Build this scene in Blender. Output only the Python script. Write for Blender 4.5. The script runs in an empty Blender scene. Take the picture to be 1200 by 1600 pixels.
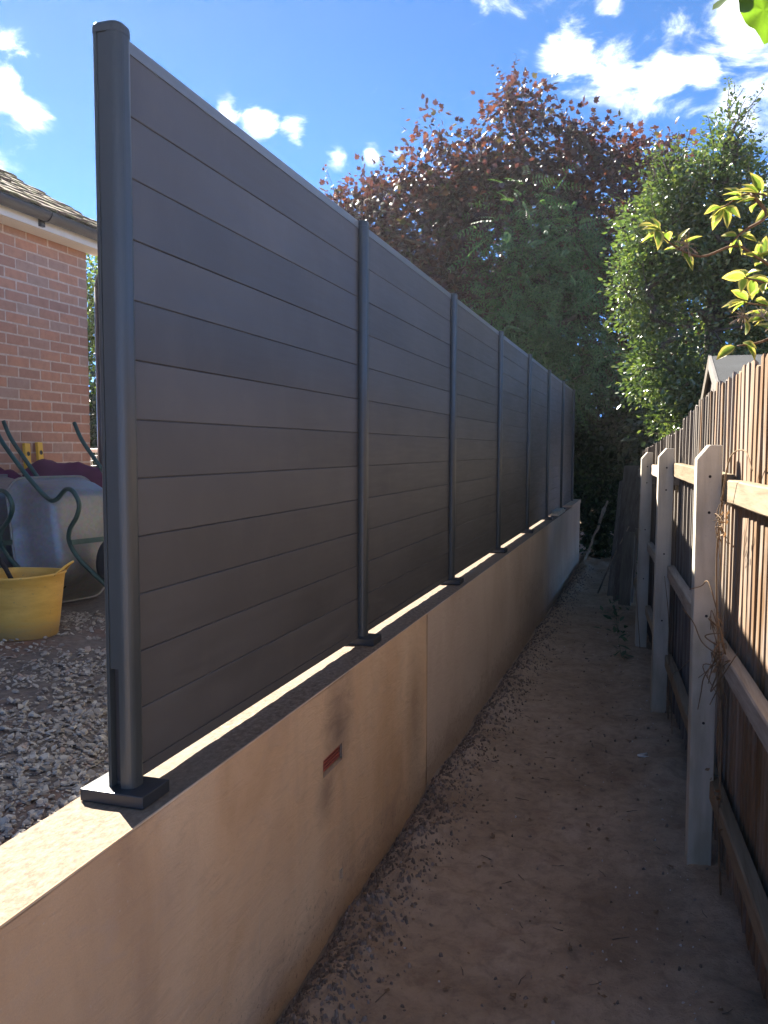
import bpy, bmesh, math, random
import numpy as np
from mathutils import Vector, Matrix, noise
R = math.radians
rng = np.random.default_rng(7)
random.seed(7)
S = bpy.context.scene
COL = S.collection

# ------------------------------------------------------------------ camera
CAM_H = 1.931
yaw, pitch, roll = 0.3039, 0.074, 0.0031
f = Vector((-math.sin(yaw)*math.cos(pitch), math.cos(yaw)*math.cos(pitch), -math.sin(pitch)))
r0 = Vector((math.cos(yaw), math.sin(yaw), 0)); u0 = r0.cross(f)
rv = r0*math.cos(roll) + u0*math.sin(roll); uv = -r0*math.sin(roll) + u0*math.cos(roll)
cam = bpy.data.cameras.new('camera'); camo = bpy.data.objects.new('camera', cam); COL.objects.link(camo)
camo.matrix_world = Matrix(((rv.x, uv.x, -f.x, 0), (rv.y, uv.y, -f.y, 0), (rv.z, uv.z, -f.z, CAM_H), (0, 0, 0, 1)))
cam.sensor_fit = 'VERTICAL'; cam.sensor_height = 24.0; cam.lens = 24.0*1320.5/1600
cam.clip_start = 0.05; cam.clip_end = 2000
S.camera = camo
S.render.resolution_x = 768; S.render.resolution_y = 1024

# ------------------------------------------------------------------ sun, sky, exposure
SUN_AZ, SUN_EL = -50.6, 39.2          # degrees, azimuth clockwise from +Y
sd = Vector((math.sin(R(SUN_AZ))*math.cos(R(SUN_EL)), math.cos(R(SUN_AZ))*math.cos(R(SUN_EL)), math.sin(R(SUN_EL))))
sun = bpy.data.lights.new('sun', 'SUN'); sun.energy = 2.0; sun.angle = R(0.53); sun.color = (1.0, 0.93, 0.82)
suno = bpy.data.objects.new('sun', sun); COL.objects.link(suno)
suno.rotation_mode = 'QUATERNION'; suno.rotation_quaternion = sd.to_track_quat('Z', 'Y'); suno.location = sd*60

W = bpy.data.worlds.new('World'); S.world = W; W.use_nodes = True
wt = W.node_tree; wt.nodes.clear()
def wn(t, **k):
    n = wt.nodes.new(t)
    for a, b in k.items(): setattr(n, a, b)
    return n
def wl(a, b): wt.links.new(a, b)
wo = wn('ShaderNodeOutputWorld')
sky = wn('ShaderNodeTexSky', sky_type='NISHITA', sun_disc=False)
sky.sun_elevation = R(SUN_EL); sky.sun_rotation = R(SUN_AZ); sky.altitude = 80; sky.air_density = 0.084; sky.dust_density = 0.0; sky.ozone_density = 3.0
SKY_STR = 0.11
W.cycles.sampling_method = 'MANUAL'; W.cycles.sample_map_resolution = 256
tc = wn('ShaderNodeTexCoord')
nz = wn('ShaderNodeTexNoise'); nz.inputs['Scale'].default_value = 13; nz.inputs['Detail'].default_value = 8; nz.inputs['Roughness'].default_value = 0.62; nz.inputs['Distortion'].default_value = 0.5
mp = wn('ShaderNodeMapping'); mp.inputs['Scale'].default_value = (1, 1, 1.9)
wl(tc.outputs['Generated'], mp.inputs['Vector']); wl(mp.outputs['Vector'], nz.inputs['Vector'])
def wmath(op, a, b=None, c=None, clamp=False):
    n = wn('ShaderNodeMath', operation=op); n.use_clamp = clamp
    for i, v in enumerate((a, b, c)):
        if v is None: continue
        if isinstance(v, (int, float)): n.inputs[i].default_value = v
        else: wl(v, n.inputs[i])
    return n.outputs[0]
# cumulus banks: azimuth, elevation, angular radius (degrees)
BANKS = [(-5.3,23.4,1.7),(-2.6,22.2,2.0),(0.0,22.2,2.3),(-0.8,21.0,1.7),(2.2,22.6,1.7),(4.9,23.6,2.2),(6.6,21,2.8),(6.4,18.4,2.6),(7.5,15,2.6),(9,19,4),(12,16,5),(13,22,5),
         (-41,22.9,1.4),(-41.5,20.4,1.8),(-39.6,19.2,1.4),(-43.5,18.5,3),(-46,21,3),(-27.9,21.0,0.8),(-25.5,20.1,0.95),(-23.3,19.7,0.9),(-20.5,18.4,0.95),(-18.3,18.7,0.7),(-16.6,18.8,0.7),(-3,26.2,0.8)]
cov = None
for az, el, rad in BANKS:
    d = (math.sin(R(az))*math.cos(R(el)), math.cos(R(az))*math.cos(R(el)), math.sin(R(el)))
    dist = wn('ShaderNodeVectorMath', operation='DISTANCE'); wl(tc.outputs['Generated'], dist.inputs[0]); dist.inputs[1].default_value = d
    v = wmath('MULTIPLY_ADD', dist.outputs['Value'], -1.0/math.sin(R(rad)), 1.0)
    cov = v if cov is None else wmath('MAXIMUM', cov, v)
cov = wmath('MAXIMUM', cov, -1.0)
ng = wn('ShaderNodeTexNoise'); ng.inputs['Scale'].default_value = 2.3; ng.inputs['Detail'].default_value = 3
mg = wn('ShaderNodeMapping'); mg.inputs['Location'].default_value = (7.7, 3.1, 5.2); wl(tc.outputs['Generated'], mg.inputs['Vector']); wl(mg.outputs['Vector'], ng.inputs['Vector'])
gen = wmath('MULTIPLY_ADD', ng.outputs['Fac'], 5.0, -3.05)
cov = wmath('MAXIMUM', cov, gen)
edge = wmath('MULTIPLY_ADD', nz.outputs['Fac'], 3.4, -1.66)
m = wmath('ADD', wmath('MULTIPLY', cov, 0.85), edge)
mr = wn('ShaderNodeMapRange', interpolation_type='SMOOTHSTEP'); mr.inputs['From Min'].default_value = 0.0; mr.inputs['From Max'].default_value = 1.45
wl(m, mr.inputs['Value'])
mask = mr.outputs['Result']
nz2 = wn('ShaderNodeTexNoise'); nz2.inputs['Scale'].default_value = 22; nz2.inputs['Detail'].default_value = 5
wl(mp.outputs['Vector'], nz2.inputs['Vector'])
cr = wn('ShaderNodeValToRGB'); cr.color_ramp.elements[0].position = 0.28; cr.color_ramp.elements[0].color = (0.075, 0.080, 0.088, 1)
cr.color_ramp.elements[1].position = 0.70; cr.color_ramp.elements[1].color = (0.60, 0.60, 0.59, 1)
wl(nz2.outputs['Fac'], cr.inputs['Fac'])
bg1 = wn('ShaderNodeBackground'); bg1.inputs['Strength'].default_value = SKY_STR; tint = wn('ShaderNodeMix', data_type='RGBA', blend_type='MULTIPLY'); tint.inputs[0].default_value = 1.0; wl(sky.outputs[0], tint.inputs[6]); tint.inputs[7].default_value = (0.56, 0.88, 0.97, 1); wl(tint.outputs[2], bg1.inputs['Color'])
bg2 = wn('ShaderNodeBackground'); bg2.inputs['Strength'].default_value = 1.0; wl(cr.outputs[0], bg2.inputs['Color'])
mx = wn('ShaderNodeMixShader'); wl(mask, mx.inputs[0]); wl(bg1.outputs[0], mx.inputs[1]); wl(bg2.outputs[0], mx.inputs[2]); wl(mx.outputs[0], wo.inputs['Surface'])

S.render.engine = 'CYCLES'
vs = S.view_settings; vs.view_transform = 'Standard'; vs.look = 'None'; vs.exposure = 3.65; vs.gamma = 1.0; vs.use_curve_mapping = False
S.cycles.max_bounces = 8; S.cycles.diffuse_bounces = 4

# ------------------------------------------------------------------ helpers
WM = {}
def tag(o, label=None, cat=None, group=None, kind=None):
    if label: o['label'] = label
    if cat: o['category'] = cat
    if group: o['group'] = group
    if kind: o['kind'] = kind
    return o
def link(o, parent=None, mw=None):
    mw = mw or Matrix.Identity(4)
    COL.objects.link(o)
    if parent is not None:
        o.parent = parent; o.matrix_parent_inverse = WM[parent.name].inverted()
    o.matrix_basis = mw; WM[o.name] = mw.copy()
    return o
def thing(name, label, cat, loc=(0, 0, 0), group=None, kind=None):
    o = bpy.data.objects.new(name, None); o.empty_display_size = 0.1
    link(o, None, Matrix.Translation(loc)); return tag(o, label, cat, group, kind)
def shade(me, smooth=True):
    me.polygons.foreach_set('use_smooth', [smooth]*len(me.polygons))
def mesh(name, verts, faces, mat=None, smooth=False):
    me = bpy.data.meshes.new(name); me.from_pydata([tuple(v) for v in verts], [], faces); me.update()
    mats = mat if isinstance(mat, (list, tuple)) else [mat]
    for m_ in mats:
        if m_: me.materials.append(m_)
    if smooth: shade(me)
    return me
def obj(name, verts, faces, mat, parent=None, smooth=False, mw=None):
    return link(bpy.data.objects.new(name, mesh(name, verts, faces, mat, smooth)), parent, mw)
def inst(name, me, parent, mw): return link(bpy.data.objects.new(name, me), parent, mw)
class B:
    """collects shapes into one mesh"""
    def __init__(s): s.v = []; s.f = []
    def add(s, v, fc):
        n = len(s.v); s.v += [Vector(x) for x in v]; s.f += [tuple(i+n for i in q) for q in fc]; return s
    def box(s, x0, x1, y0, y1, z0, z1, mw=None):
        v = [Vector(c) for c in ((x0,y0,z0),(x1,y0,z0),(x1,y1,z0),(x0,y1,z0),(x0,y0,z1),(x1,y0,z1),(x1,y1,z1),(x0,y1,z1))]
        if mw: v = [mw @ q for q in v]
        return s.add(v, [(0,3,2,1),(4,5,6,7),(0,1,5,4),(1,2,6,5),(2,3,7,6),(3,0,4,7)])
    def prism(s, poly, ax, a0, a1):
        """poly in the plane perpendicular to axis ax, extruded a0..a1"""
        n = len(poly); v = []
        for a in (a0, a1):
            for (p, q) in poly:
                v.append({'x': (a, p, q), 'y': (p, a, q), 'z': (p, q, a)}[ax])
        return s.add(v, [tuple(range(n))[::-1], tuple(range(n, 2*n))] + [(i, (i+1) % n, n+(i+1) % n, n+i) for i in range(n)])
    def tube(s, pts, rad, n=8, cap=True):
        pts = [Vector(p) for p in pts]; rad = rad if isinstance(rad, (list, tuple)) else [rad]*len(pts)
        base = len(s.v); up = Vector((0.13, 0.2, 1)).normalized(); prevn = None
        for i, p in enumerate(pts):
            t = (pts[min(i+1, len(pts)-1)] - pts[max(i-1, 0)])
            t = t.normalized() if t.length > 1e-9 else Vector((0, 0, 1))
            if prevn is None:
                nn = t.cross(up); nn = nn.normalized() if nn.length > 1e-3 else t.orthogonal().normalized()
            else:
                nn = (prevn - t*prevn.dot(t)); nn = nn.normalized() if nn.length > 1e-6 else t.orthogonal().normalized()
            prevn = nn; bb = t.cross(nn)
            for k in range(n):
                a = 2*math.pi*k/n; s.v.append(p + (nn*math.cos(a) + bb*math.sin(a))*rad[i])
        for i in range(len(pts)-1):
            for k in range(n):
                a = base+i*n+k; b = base+i*n+(k+1) % n
                s.f.append((a, b, b+n, a+n))
        if cap:
            s.f.append(tuple(base+k for k in range(n))[::-1]); s.f.append(tuple(base+(len(pts)-1)*n+k for k in range(n)))
        return s
    def lathe(s, prof, c=(0, 0), n=32, sx=1, sy=1):
        base = len(s.v)
        for (rr, z) in prof:
            for k in range(n):
                a = 2*math.pi*k/n; s.v.append(Vector((c[0]+rr*sx*math.cos(a), c[1]+rr*sy*math.sin(a), z)))
        for i in range(len(prof)-1):
            for k in range(n):
                a = base+i*n+k; b = base+i*n+(k+1) % n; s.f.append((a, b, b+n, a+n))
        return s
    def build(s, name, mat, parent=None, smooth=False, mw=None): return obj(name, s.v, s.f, mat, parent, smooth, mw)
def catmull(pts, n=6):
    pts = [Vector(p) for p in pts]; out = []
    P = [pts[0]*2-pts[1]] + pts + [pts[-1]*2-pts[-2]]
    for i in range(1, len(P)-2):
        for k in range(n):
            t = k/n; a, b, c, d = P[i-1], P[i], P[i+1], P[i+2]
            out.append(0.5*((2*b)+(c-a)*t+(2*a-5*b+4*c-d)*t*t+(3*b-a-3*c+d)*t**3))
    out.append(pts[-1]); return out
def bevel_box(name, sx, sy, sz, bev, mat, seg=1, jit=0.0, seed=0):
    """box mesh centred on its base, bevelled; jit wobbles the corners"""
    bm = bmesh.new(); bmesh.ops.create_cube(bm, size=1)
    rr = random.Random(seed)
    for v in bm.verts:
        v.co = Vector((v.co.x*sx, v.co.y*sy, (v.co.z+0.5)*sz)) + Vector((rr.uniform(-jit, jit), rr.uniform(-jit, jit), rr.uniform(-jit, jit)))
    bmesh.ops.bevel(bm, geom=list(bm.edges), offset=bev, segments=seg, affect='EDGES', profile=0.6)
    me = bpy.data.meshes.new(name); bm.to_mesh(me); bm.free(); me.materials.append(mat); return me
def fbm(x, y, z=0.0, o=5): return noise.fractal(Vector((x, y, z)), 1.0, 2.0, o)

# ------------------------------------------------------------------ materials
class NT:
    def __init__(s, name):
        s.m = bpy.data.materials.new(name); s.m.use_nodes = True; s.t = s.m.node_tree; s.t.nodes.clear()
        s.out = s.n('ShaderNodeOutputMaterial'); s.pos = s.n('ShaderNodeNewGeometry')
    def n(s, t, **k):
        q = s.t.nodes.new(t)
        for a, b in k.items(): setattr(q, a, b)
        return q
    def l(s, a, b): s.t.links.new(a, b)
    def setin(s, sock, v):
        if isinstance(v, bpy.types.NodeSocket): s.l(v, sock)
        elif isinstance(v, tuple) and len(v) == 3 and sock.type == 'RGBA': sock.default_value = (*v, 1)
        else: sock.default_value = v
    def coords(s, scale=(1, 1, 1), rnd=0.0, obj=False):
        m = s.n('ShaderNodeMapping'); m.inputs['Scale'].default_value = scale
        src = s.n('ShaderNodeTexCoord').outputs['Object'] if obj else s.pos.outputs['Position']
        if rnd:
            oi = s.n('ShaderNodeObjectInfo'); a = s.n('ShaderNodeVectorMath', operation='MULTIPLY_ADD')
            s.l(oi.outputs['Random'], a.inputs[0]); a.inputs[1].default_value = (rnd, rnd*1.7, rnd*0.6); s.l(src, a.inputs[2]); src = a.outputs[0]
        s.l(src, m.inputs['Vector']); return m.outputs['Vector']
    def noise(s, vec, scale, detail=5, rough=0.55, dist=0.0):
        q = s.n('ShaderNodeTexNoise'); s.l(vec, q.inputs['Vector']); q.inputs['Scale'].default_value = scale
        q.inputs['Detail'].default_value = detail; q.inputs['Roughness'].default_value = rough; q.inputs['Distortion'].default_value = dist
        return q.outputs['Fac']
    def ramp(s, fac, stops, interp='LINEAR'):
        q = s.n('ShaderNodeValToRGB'); e = q.color_ramp.elements; q.color_ramp.interpolation = interp
        while len(e) < len(stops): e.new(0.5)
        for i, (p, c) in enumerate(stops): e[i].position = p; e[i].color = (*c, 1) if len(c) == 3 else c
        s.setin(q.inputs['Fac'], fac); return q.outputs['Color']
    def mix(s, fac, a, b, mode='MIX'):
        q = s.n('ShaderNodeMix', data_type='RGBA', blend_type=mode); s.setin(q.inputs[0], fac); s.setin(q.inputs[6], a); s.setin(q.inputs[7], b); return q.outputs[2]
    def math(s, op, a, b=0.0, c=0.0, clamp=False):
        q = s.n('ShaderNodeMath', operation=op); q.use_clamp = clamp
        s.setin(q.inputs[0], a); s.setin(q.inputs[1], b); s.setin(q.inputs[2], c); return q.outputs[0]
    def rng(s, v, a, b, c=0.0, d=1.0):
        q = s.n('ShaderNodeMapRange'); s.setin(q.inputs['Value'], v)
        for k, x in zip(('From Min', 'From Max', 'To Min', 'To Max'), (a, b, c, d)): q.inputs[k].default_value = x
        return q.outputs['Result']
    def bump(s, h, strength=0.3, dist=0.01, normal=None):
        q = s.n('ShaderNodeBump'); q.inputs['Strength'].default_value = strength; q.inputs['Distance'].default_value = dist; s.l(h, q.inputs['Height'])
        if normal: s.l(normal, q.inputs['Normal'])
        return q.outputs['Normal']
    def pbr(s, col, rough=0.7, normal=None, spec=0.5, metal=0.0, **kw):
        p = s.n('ShaderNodeBsdfPrincipled'); s.setin(p.inputs['Base Color'], col); s.setin(p.inputs['Roughness'], rough)
        s.setin(p.inputs['Specular IOR Level'], spec); s.setin(p.inputs['Metallic'], metal)
        for k, v in kw.items(): s.setin(p.inputs[k], v)
        if normal: s.l(normal, p.inputs['Normal'])
        s.p = p; s.l(p.outputs[0], s.out.inputs['Surface']); return s.m
    def rand(s): return s.n('ShaderNodeObjectInfo').outputs['Random']
    def island(s): return s.pos.outputs['Random Per Island']

def mat_simple(name, col, rough=0.6, var=0.25, scale=20, bump=0.2, spec=0.5, metal=0.0, bscale=None, rnd=3.0):
    t = NT(name); v = t.coords(rnd=rnd); n1 = t.noise(v, scale, 6, 0.6)
    dark = tuple(c*(1-var) for c in col); light = tuple(min(1, c*(1+var)) for c in col)
    c = t.ramp(n1, [(0.3, dark), (0.7, light)])
    nb = t.noise(v, bscale or scale*6, 4, 0.6)
    return t.pbr(c, t.rng(n1, 0.3, 0.7, rough*0.88, min(1, rough*1.1)), t.bump(nb, bump, 0.004), spec, metal)

def mat_wood(name, cols, axis='z', rough=0.8, grain=1.0, bump=0.5, spec=0.25, patch=None):
    t = NT(name); sc = {'x': (1.2, 22, 22), 'y': (22, 1.2, 22), 'z': (22, 22, 1.2)}[axis]
    v = t.coords(sc, rnd=11.0); g = t.noise(v, 1.0*grain, 6, 0.65, 0.6)
    v2 = t.coords(tuple(q*3.5 for q in sc), rnd=7.0); g2 = t.noise(v2, 1.2, 4, 0.6)
    gg = t.math('ADD', t.math('MULTIPLY', g, 0.65), t.math('MULTIPLY', g2, 0.35))
    c = t.ramp(gg, [(0.32, cols[0]), (0.5, cols[1]), (0.68, cols[2])])
    hs = t.n('ShaderNodeHueSaturation'); t.l(c, hs.inputs['Color']); t.l(t.rng(t.rand(), 0, 1, 0.65, 1.3), hs.inputs['Value']); t.l(t.rng(t.rand(), 0, 1, 1.2, 0.75), hs.inputs['Saturation']); c = hs.outputs['Color']
    if patch:
        pn = t.noise(t.coords((3, 3, 1.2), rnd=2.0), 2.2, 5, 0.6)
        c = t.mix(t.rng(pn, 0.48, 0.62), c, t.mix(0.65, c, patch))
    return t.pbr(c, rough, t.bump(gg, bump, 0.003), spec)

def mat_render():
    """sand-coloured trowelled render with damp blotches"""
    t = NT('sand_render'); v = t.coords()
    big = t.noise(t.coords((1, 0.9, 0.55)), 1.5, 5, 0.55, 0.6)
    streak = t.noise(t.coords((1, 2.0, 0.8)), 1.6, 4, 0.5, 0.8)
    fine = t.noise(v, 240, 3, 0.7); swirl = t.noise(t.coords((1, 1, 2.4)), 5.5, 6, 0.62, 1.0)
    c = t.ramp(big, [(0.28, (0.52, 0.325, 0.170)), (0.47, (0.69, 0.47, 0.275)), (0.70, (0.76, 0.575, 0.375))])
    c = t.mix(t.rng(streak, 0.52, 0.76, 0, 0.40), c, (0.36, 0.24, 0.16))
    c = t.mix(t.rng(swirl, 0.52, 0.75, 0, 0.35), c, (0.52, 0.40, 0.30))
    # second, paler mix used past the joint
    sy = t.n('ShaderNodeSeparateXYZ'); t.l(t.pos.outputs['Position'], sy.inputs[0])
    c = t.mix(t.rng(sy.outputs['Y'], 4.60, 4.62, 0, 0.8), c, t.ramp(big, [(0.3, (0.50, 0.405, 0.315)), (0.7, (0.63, 0.53, 0.43))]))
    # damp along the foot, ragged
    foot = t.math('ADD', sy.outputs['Z'], t.math('MULTIPLY', swirl, -0.42))
    c = t.mix(t.rng(foot, -0.16, 0.0, 0.45, 0.0), c, (0.30, 0.21, 0.15))
    # damp halo left round the air brick where the patch was made good
    for (cy, cz, ry, rz, amt) in ((3.17, 0.80, 0.16, 0.19, 0.80), (3.03, 0.575, 0.10, 0.11, 0.62), (4.35, 0.45, 0.16, 0.40, 0.45), (9.2, 0.25, 0.9, 0.3, 0.5)):
        dy = t.math('DIVIDE', t.math('SUBTRACT', sy.outputs['Y'], cy), ry); dz = t.math('DIVIDE', t.math('SUBTRACT', sy.outputs['Z'], cz), rz)
        rr = t.math('SQRT', t.math('ADD', t.math('MULTIPLY', dy, dy), t.math('MULTIPLY', dz, dz)))
        rr = t.math('ADD', rr, t.math('MULTIPLY_ADD', swirl, 1.6, -0.8))
        c = t.mix(t.rng(rr, 0.10, 1.35, amt, 0.0), c, (0.21, 0.155, 0.12))
    c = t.mix(t.rng(fine, 0.35, 0.65, 0.0, 0.14), c, (0.25, 0.17, 0.12))
    spk = t.noise(v, 90, 2, 0.5); c = t.mix(t.rng(spk, 0.72, 0.78, 0, 0.5), c, (0.62, 0.52, 0.42))
    trow = t.noise(t.coords((1, 1.6, 9.0)), 3.0, 5, 0.6, 1.4); scr = t.noise(t.coords((1, 26, 1.6)), 1.0, 3, 0.6, 0.8)
    c = t.mix(t.rng(trow, 0.56, 0.74, 0, 0.22), c, (0.36, 0.26, 0.18)); c = t.mix(t.rng(scr, 0.70, 0.76, 0, 0.30), c, (0.66, 0.55, 0.43))
    splash = t.noise(v, 38, 4, 0.75); sm = t.math('MULTIPLY', t.rng(splash, 0.58, 0.66, 0, 1), t.rng(sy.outputs['Z'], 0.05, 0.38, 0.75, 0.0)); c = t.mix(sm, c, (0.20, 0.145, 0.11))
    nb = t.bump(fine, 0.25, 0.002); nb = t.bump(swirl, 0.40, 0.012, nb); nb = t.bump(trow, 0.35, 0.008, nb)
    return t.pbr(c, 0.88, nb, 0.25)

def mat_walltop():
    t = NT('rough_render_top'); v = t.coords((1, 0.55, 1))
    a = t.noise(v, 60, 5, 0.75); b = t.noise(v, 3, 4, 0.5); sp = t.noise(v, 150, 3, 0.7)
    c = t.ramp(a, [(0.33, (0.11, 0.073, 0.045)), (0.5, (0.21, 0.150, 0.098)), (0.66, (0.31, 0.232, 0.16))])
    c = t.mix(t.rng(b, 0.45, 0.62, 0, 0.5), c, (0.21, 0.17, 0.122))
    c = t.mix(t.rng(sp, 0.66, 0.74, 0, 0.8), c, (0.12, 0.08, 0.05))
    return t.pbr(c, 0.8, t.bump(a, 0.55, 0.006), 0.3)

def mat_soil():
    t = NT('trodden_soil'); v = t.coords()
    a = t.noise(v, 1.6, 6, 0.6, 0.5); b = t.noise(v, 14, 7, 0.7, 0.4); cc = t.noise(v, 70, 5, 0.7); d = t.noise(v, 220, 3, 0.6)
    c = t.ramp(a, [(0.3, (0.29, 0.200, 0.128)), (0.5, (0.42, 0.305, 0.205)), (0.72, (0.48, 0.36, 0.255))])
    c = t.mix(t.rng(b, 0.34, 0.56, 0.50, 0.0), c, (0.15, 0.108, 0.080))
    c = t.mix(t.rng(cc, 0.55, 0.75, 0.0, 0.55), c, (0.31, 0.235, 0.19))
    c = t.mix(t.rng(d, 0.69, 0.74, 0, 0.6), c, (0.36, 0.30, 0.25))
    red = t.noise(v, 3.1, 4, 0.6); c = t.mix(t.rng(red, 0.60, 0.75, 0, 0.5), c, (0.19, 0.085, 0.055))
    nb = t.bump(cc, 0.7, 0.015); nb = t.bump(b, 0.22, 0.03, nb)
    return t.pbr(c, 0.92, nb, 0.2)

def mat_yard():
    t = NT('yard_soil'); v = t.coords(); a = t.noise(v, 2.2, 5, 0.6, 0.4); b = t.noise(v, 30, 6, 0.7)
    c = t.ramp(a, [(0.35, (0.20, 0.165, 0.135)), (0.52, (0.24, 0.19, 0.155)), (0.68, (0.27, 0.145, 0.10))])
    c = t.mix(t.rng(b, 0.4, 0.65, 0.6, 0), c, (0.085, 0.072, 0.064))
    return t.pbr(c, 0.92, t.bump(b, 0.6, 0.012), 0.2)

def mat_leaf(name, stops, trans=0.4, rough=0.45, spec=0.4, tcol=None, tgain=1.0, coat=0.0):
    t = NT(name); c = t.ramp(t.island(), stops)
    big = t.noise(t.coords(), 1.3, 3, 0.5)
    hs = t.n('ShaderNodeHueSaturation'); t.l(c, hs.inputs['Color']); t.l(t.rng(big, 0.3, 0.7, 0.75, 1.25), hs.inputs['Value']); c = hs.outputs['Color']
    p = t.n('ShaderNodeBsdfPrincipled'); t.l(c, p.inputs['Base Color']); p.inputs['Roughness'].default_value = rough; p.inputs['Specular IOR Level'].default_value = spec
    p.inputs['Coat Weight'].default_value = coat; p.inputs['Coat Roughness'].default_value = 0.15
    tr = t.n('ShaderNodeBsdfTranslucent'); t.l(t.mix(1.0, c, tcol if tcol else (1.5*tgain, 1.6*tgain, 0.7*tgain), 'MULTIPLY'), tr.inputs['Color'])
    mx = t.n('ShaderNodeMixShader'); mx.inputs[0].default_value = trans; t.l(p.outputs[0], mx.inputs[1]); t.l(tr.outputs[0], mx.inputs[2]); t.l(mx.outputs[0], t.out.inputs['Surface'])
    return t.m

M = {}
M['render'] = mat_render(); M['walltop'] = mat_walltop(); M['soil'] = mat_soil(); M['yard'] = mat_yard()
def mat_composite():
    t = NT('charcoal_composite'); v = t.coords((20, 1.3, 20), rnd=9.0); g = t.noise(v, 2.2, 6, 0.65, 0.4); big = t.noise(t.coords(rnd=4.0), 1.4, 3, 0.5)
    c = t.ramp(g, [(0.3, (0.076, 0.073, 0.067)), (0.7, (0.096, 0.092, 0.084))])
    hs = t.n('ShaderNodeHueSaturation'); t.l(c, hs.inputs['Color']); t.l(t.math('MULTIPLY', t.rng(t.rand(), 0, 1, 0.90, 1.10), t.rng(big, 0.3, 0.7, 0.84, 1.16)), hs.inputs['Value'])
    dust = t.noise(t.coords((3, 1.2, 0.8), rnd=2.0), 2.6, 6, 0.7, 0.6); cd = t.mix(t.rng(dust, 0.5, 0.75, 0, 0.12), hs.outputs['Color'], (0.22, 0.195, 0.165))
    return t.pbr(cd, t.rng(g, 0.3, 0.7, 0.46, 0.62), t.bump(g, 0.09, 0.001), 0.5)
M['comp'] = mat_composite()
M['alu'] = mat_simple('anthracite_powder_coat', (0.050, 0.058, 0.056), 0.36, 0.06, 8, 0.05, 0.5, 0.0, 500)
M['plate'] = mat_simple('anthracite_plate', (0.026, 0.031, 0.036), 0.40, 0.12, 10, 0.05, 0.5, 0.0, 400)
M['capping'] = mat_simple('sky_sheen_capping', (0.15, 0.17, 0.175), 0.32, 0.06, 8, 0.05, 0.5, 0.0, 500)  # paler than the posts: sky reflection put into the rail's colour
M['slot'] = mat_simple('slot_black', (0.022, 0.024, 0.026), 0.6, 0.1, 10, 0.05)
def mat_concrete():
    t = NT('precast_concrete'); v = t.coords(rnd=3.0); a = t.noise(v, 4, 6, 0.6); b = t.noise(v, 110, 4, 0.7); d = t.noise(t.coords((9, 9, 0.9), rnd=3.0), 1.0, 4, 0.6)
    c = t.ramp(a, [(0.32, (0.50, 0.45, 0.36)), (0.68, (0.61, 0.56, 0.46))])
    c = t.mix(t.rng(d, 0.50, 0.70, 0, 0.6), c, (0.25, 0.22, 0.17)); c = t.mix(t.rng(b, 0.62, 0.72, 0, 0.45), c, (0.20, 0.18, 0.16))
    g = t.noise(t.coords((1,1,0.4), rnd=5.0), 3.0, 4, 0.6)
    c = t.mix(t.rng(g, 0.52, 0.68, 0, 0.5), c, (0.24, 0.22, 0.14))
    return t.pbr(c, 0.9, t.bump(b, 0.35, 0.003), 0.25)
M['conc'] = mat_concrete()
M['picket'] = mat_wood('weathered_feather_edge', ((0.105, 0.060, 0.032), (0.21, 0.128, 0.072), (0.30, 0.205, 0.128)), 'z', 0.85, patch=(0.24, 0.21, 0.18))
M['greypicket'] = mat_wood('dark_grey_boards', ((0.075, 0.062, 0.052), (0.16, 0.135, 0.115), (0.26, 0.225, 0.19)), 'z', 0.88)
M['rail'] = mat_wood('weathered_rail', ((0.19, 0.14, 0.092), (0.31, 0.245, 0.17), (0.40, 0.33, 0.24)), 'y', 0.85)
M['log'] = mat_wood('peeling_timber', ((0.09, 0.062, 0.038), (0.26, 0.20, 0.13), (0.46, 0.38, 0.27)), 'z', 0.85)
def mat_brick():
    t = NT('red_facing_brick'); v = t.coords(rnd=6.0)
    c = t.ramp(t.rand(), [(0.0, (0.36, 0.200, 0.150)), (0.25, (0.43, 0.225, 0.155)), (0.5, (0.46, 0.255, 0.175)), (0.72, (0.50, 0.245, 0.155)), (0.9, (0.37, 0.245, 0.20)), (1.0, (0.42, 0.27, 0.205))])
    a = t.noise(v, 16, 6, 0.65); b = t.noise(v, 120, 4, 0.6); big = t.noise(v, 3.5, 2)
    c = t.mix(t.rng(a, 0.42, 0.68, 0, 0.35), c, (0.22, 0.125, 0.095)); c = t.mix(t.rng(b, 0.6, 0.72, 0, 0.35), c, (0.42, 0.26, 0.19))
    c = t.mix(t.rng(big, 0.5, 0.7, 0, 0.3), c, (0.36, 0.20, 0.14))
    return t.pbr(c, 0.88, t.bump(b, 0.4, 0.003), 0.25)
M['brick'] = mat_brick()
M['mortar'] = mat_simple('pink_mortar', (0.52, 0.40, 0.32), 0.92, 0.18, 30, 0.5, 0.2)
M['fascia'] = mat_simple('cream_fascia', (0.70, 0.67, 0.60), 0.45, 0.06, 4, 0.04)
M['gutter'] = mat_simple('black_gutter', (0.042, 0.043, 0.047), 0.38, 0.12, 6, 0.05)
def mat_tile():
    t = NT('mossy_roof_tile'); v = t.coords(rnd=5.0); a = t.noise(v, 9, 6, 0.65); b = t.noise(v, 70, 4, 0.6)
    c = t.ramp(t.rand(), [(0, (0.13, 0.09, 0.07)), (0.5, (0.19, 0.125, 0.09)), (1, (0.15, 0.115, 0.095))])
    c = t.mix(t.rng(a, 0.44, 0.58, 0, 0.85), c, (0.20, 0.19, 0.085)); c = t.mix(t.rng(b, 0.58, 0.68, 0, 0.7), c, (0.42, 0.32, 0.12))
    return t.pbr(c, 0.92, t.bump(b, 0.7, 0.008), 0.2)
M['tile'] = mat_tile()
M['galv'] = None
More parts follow.
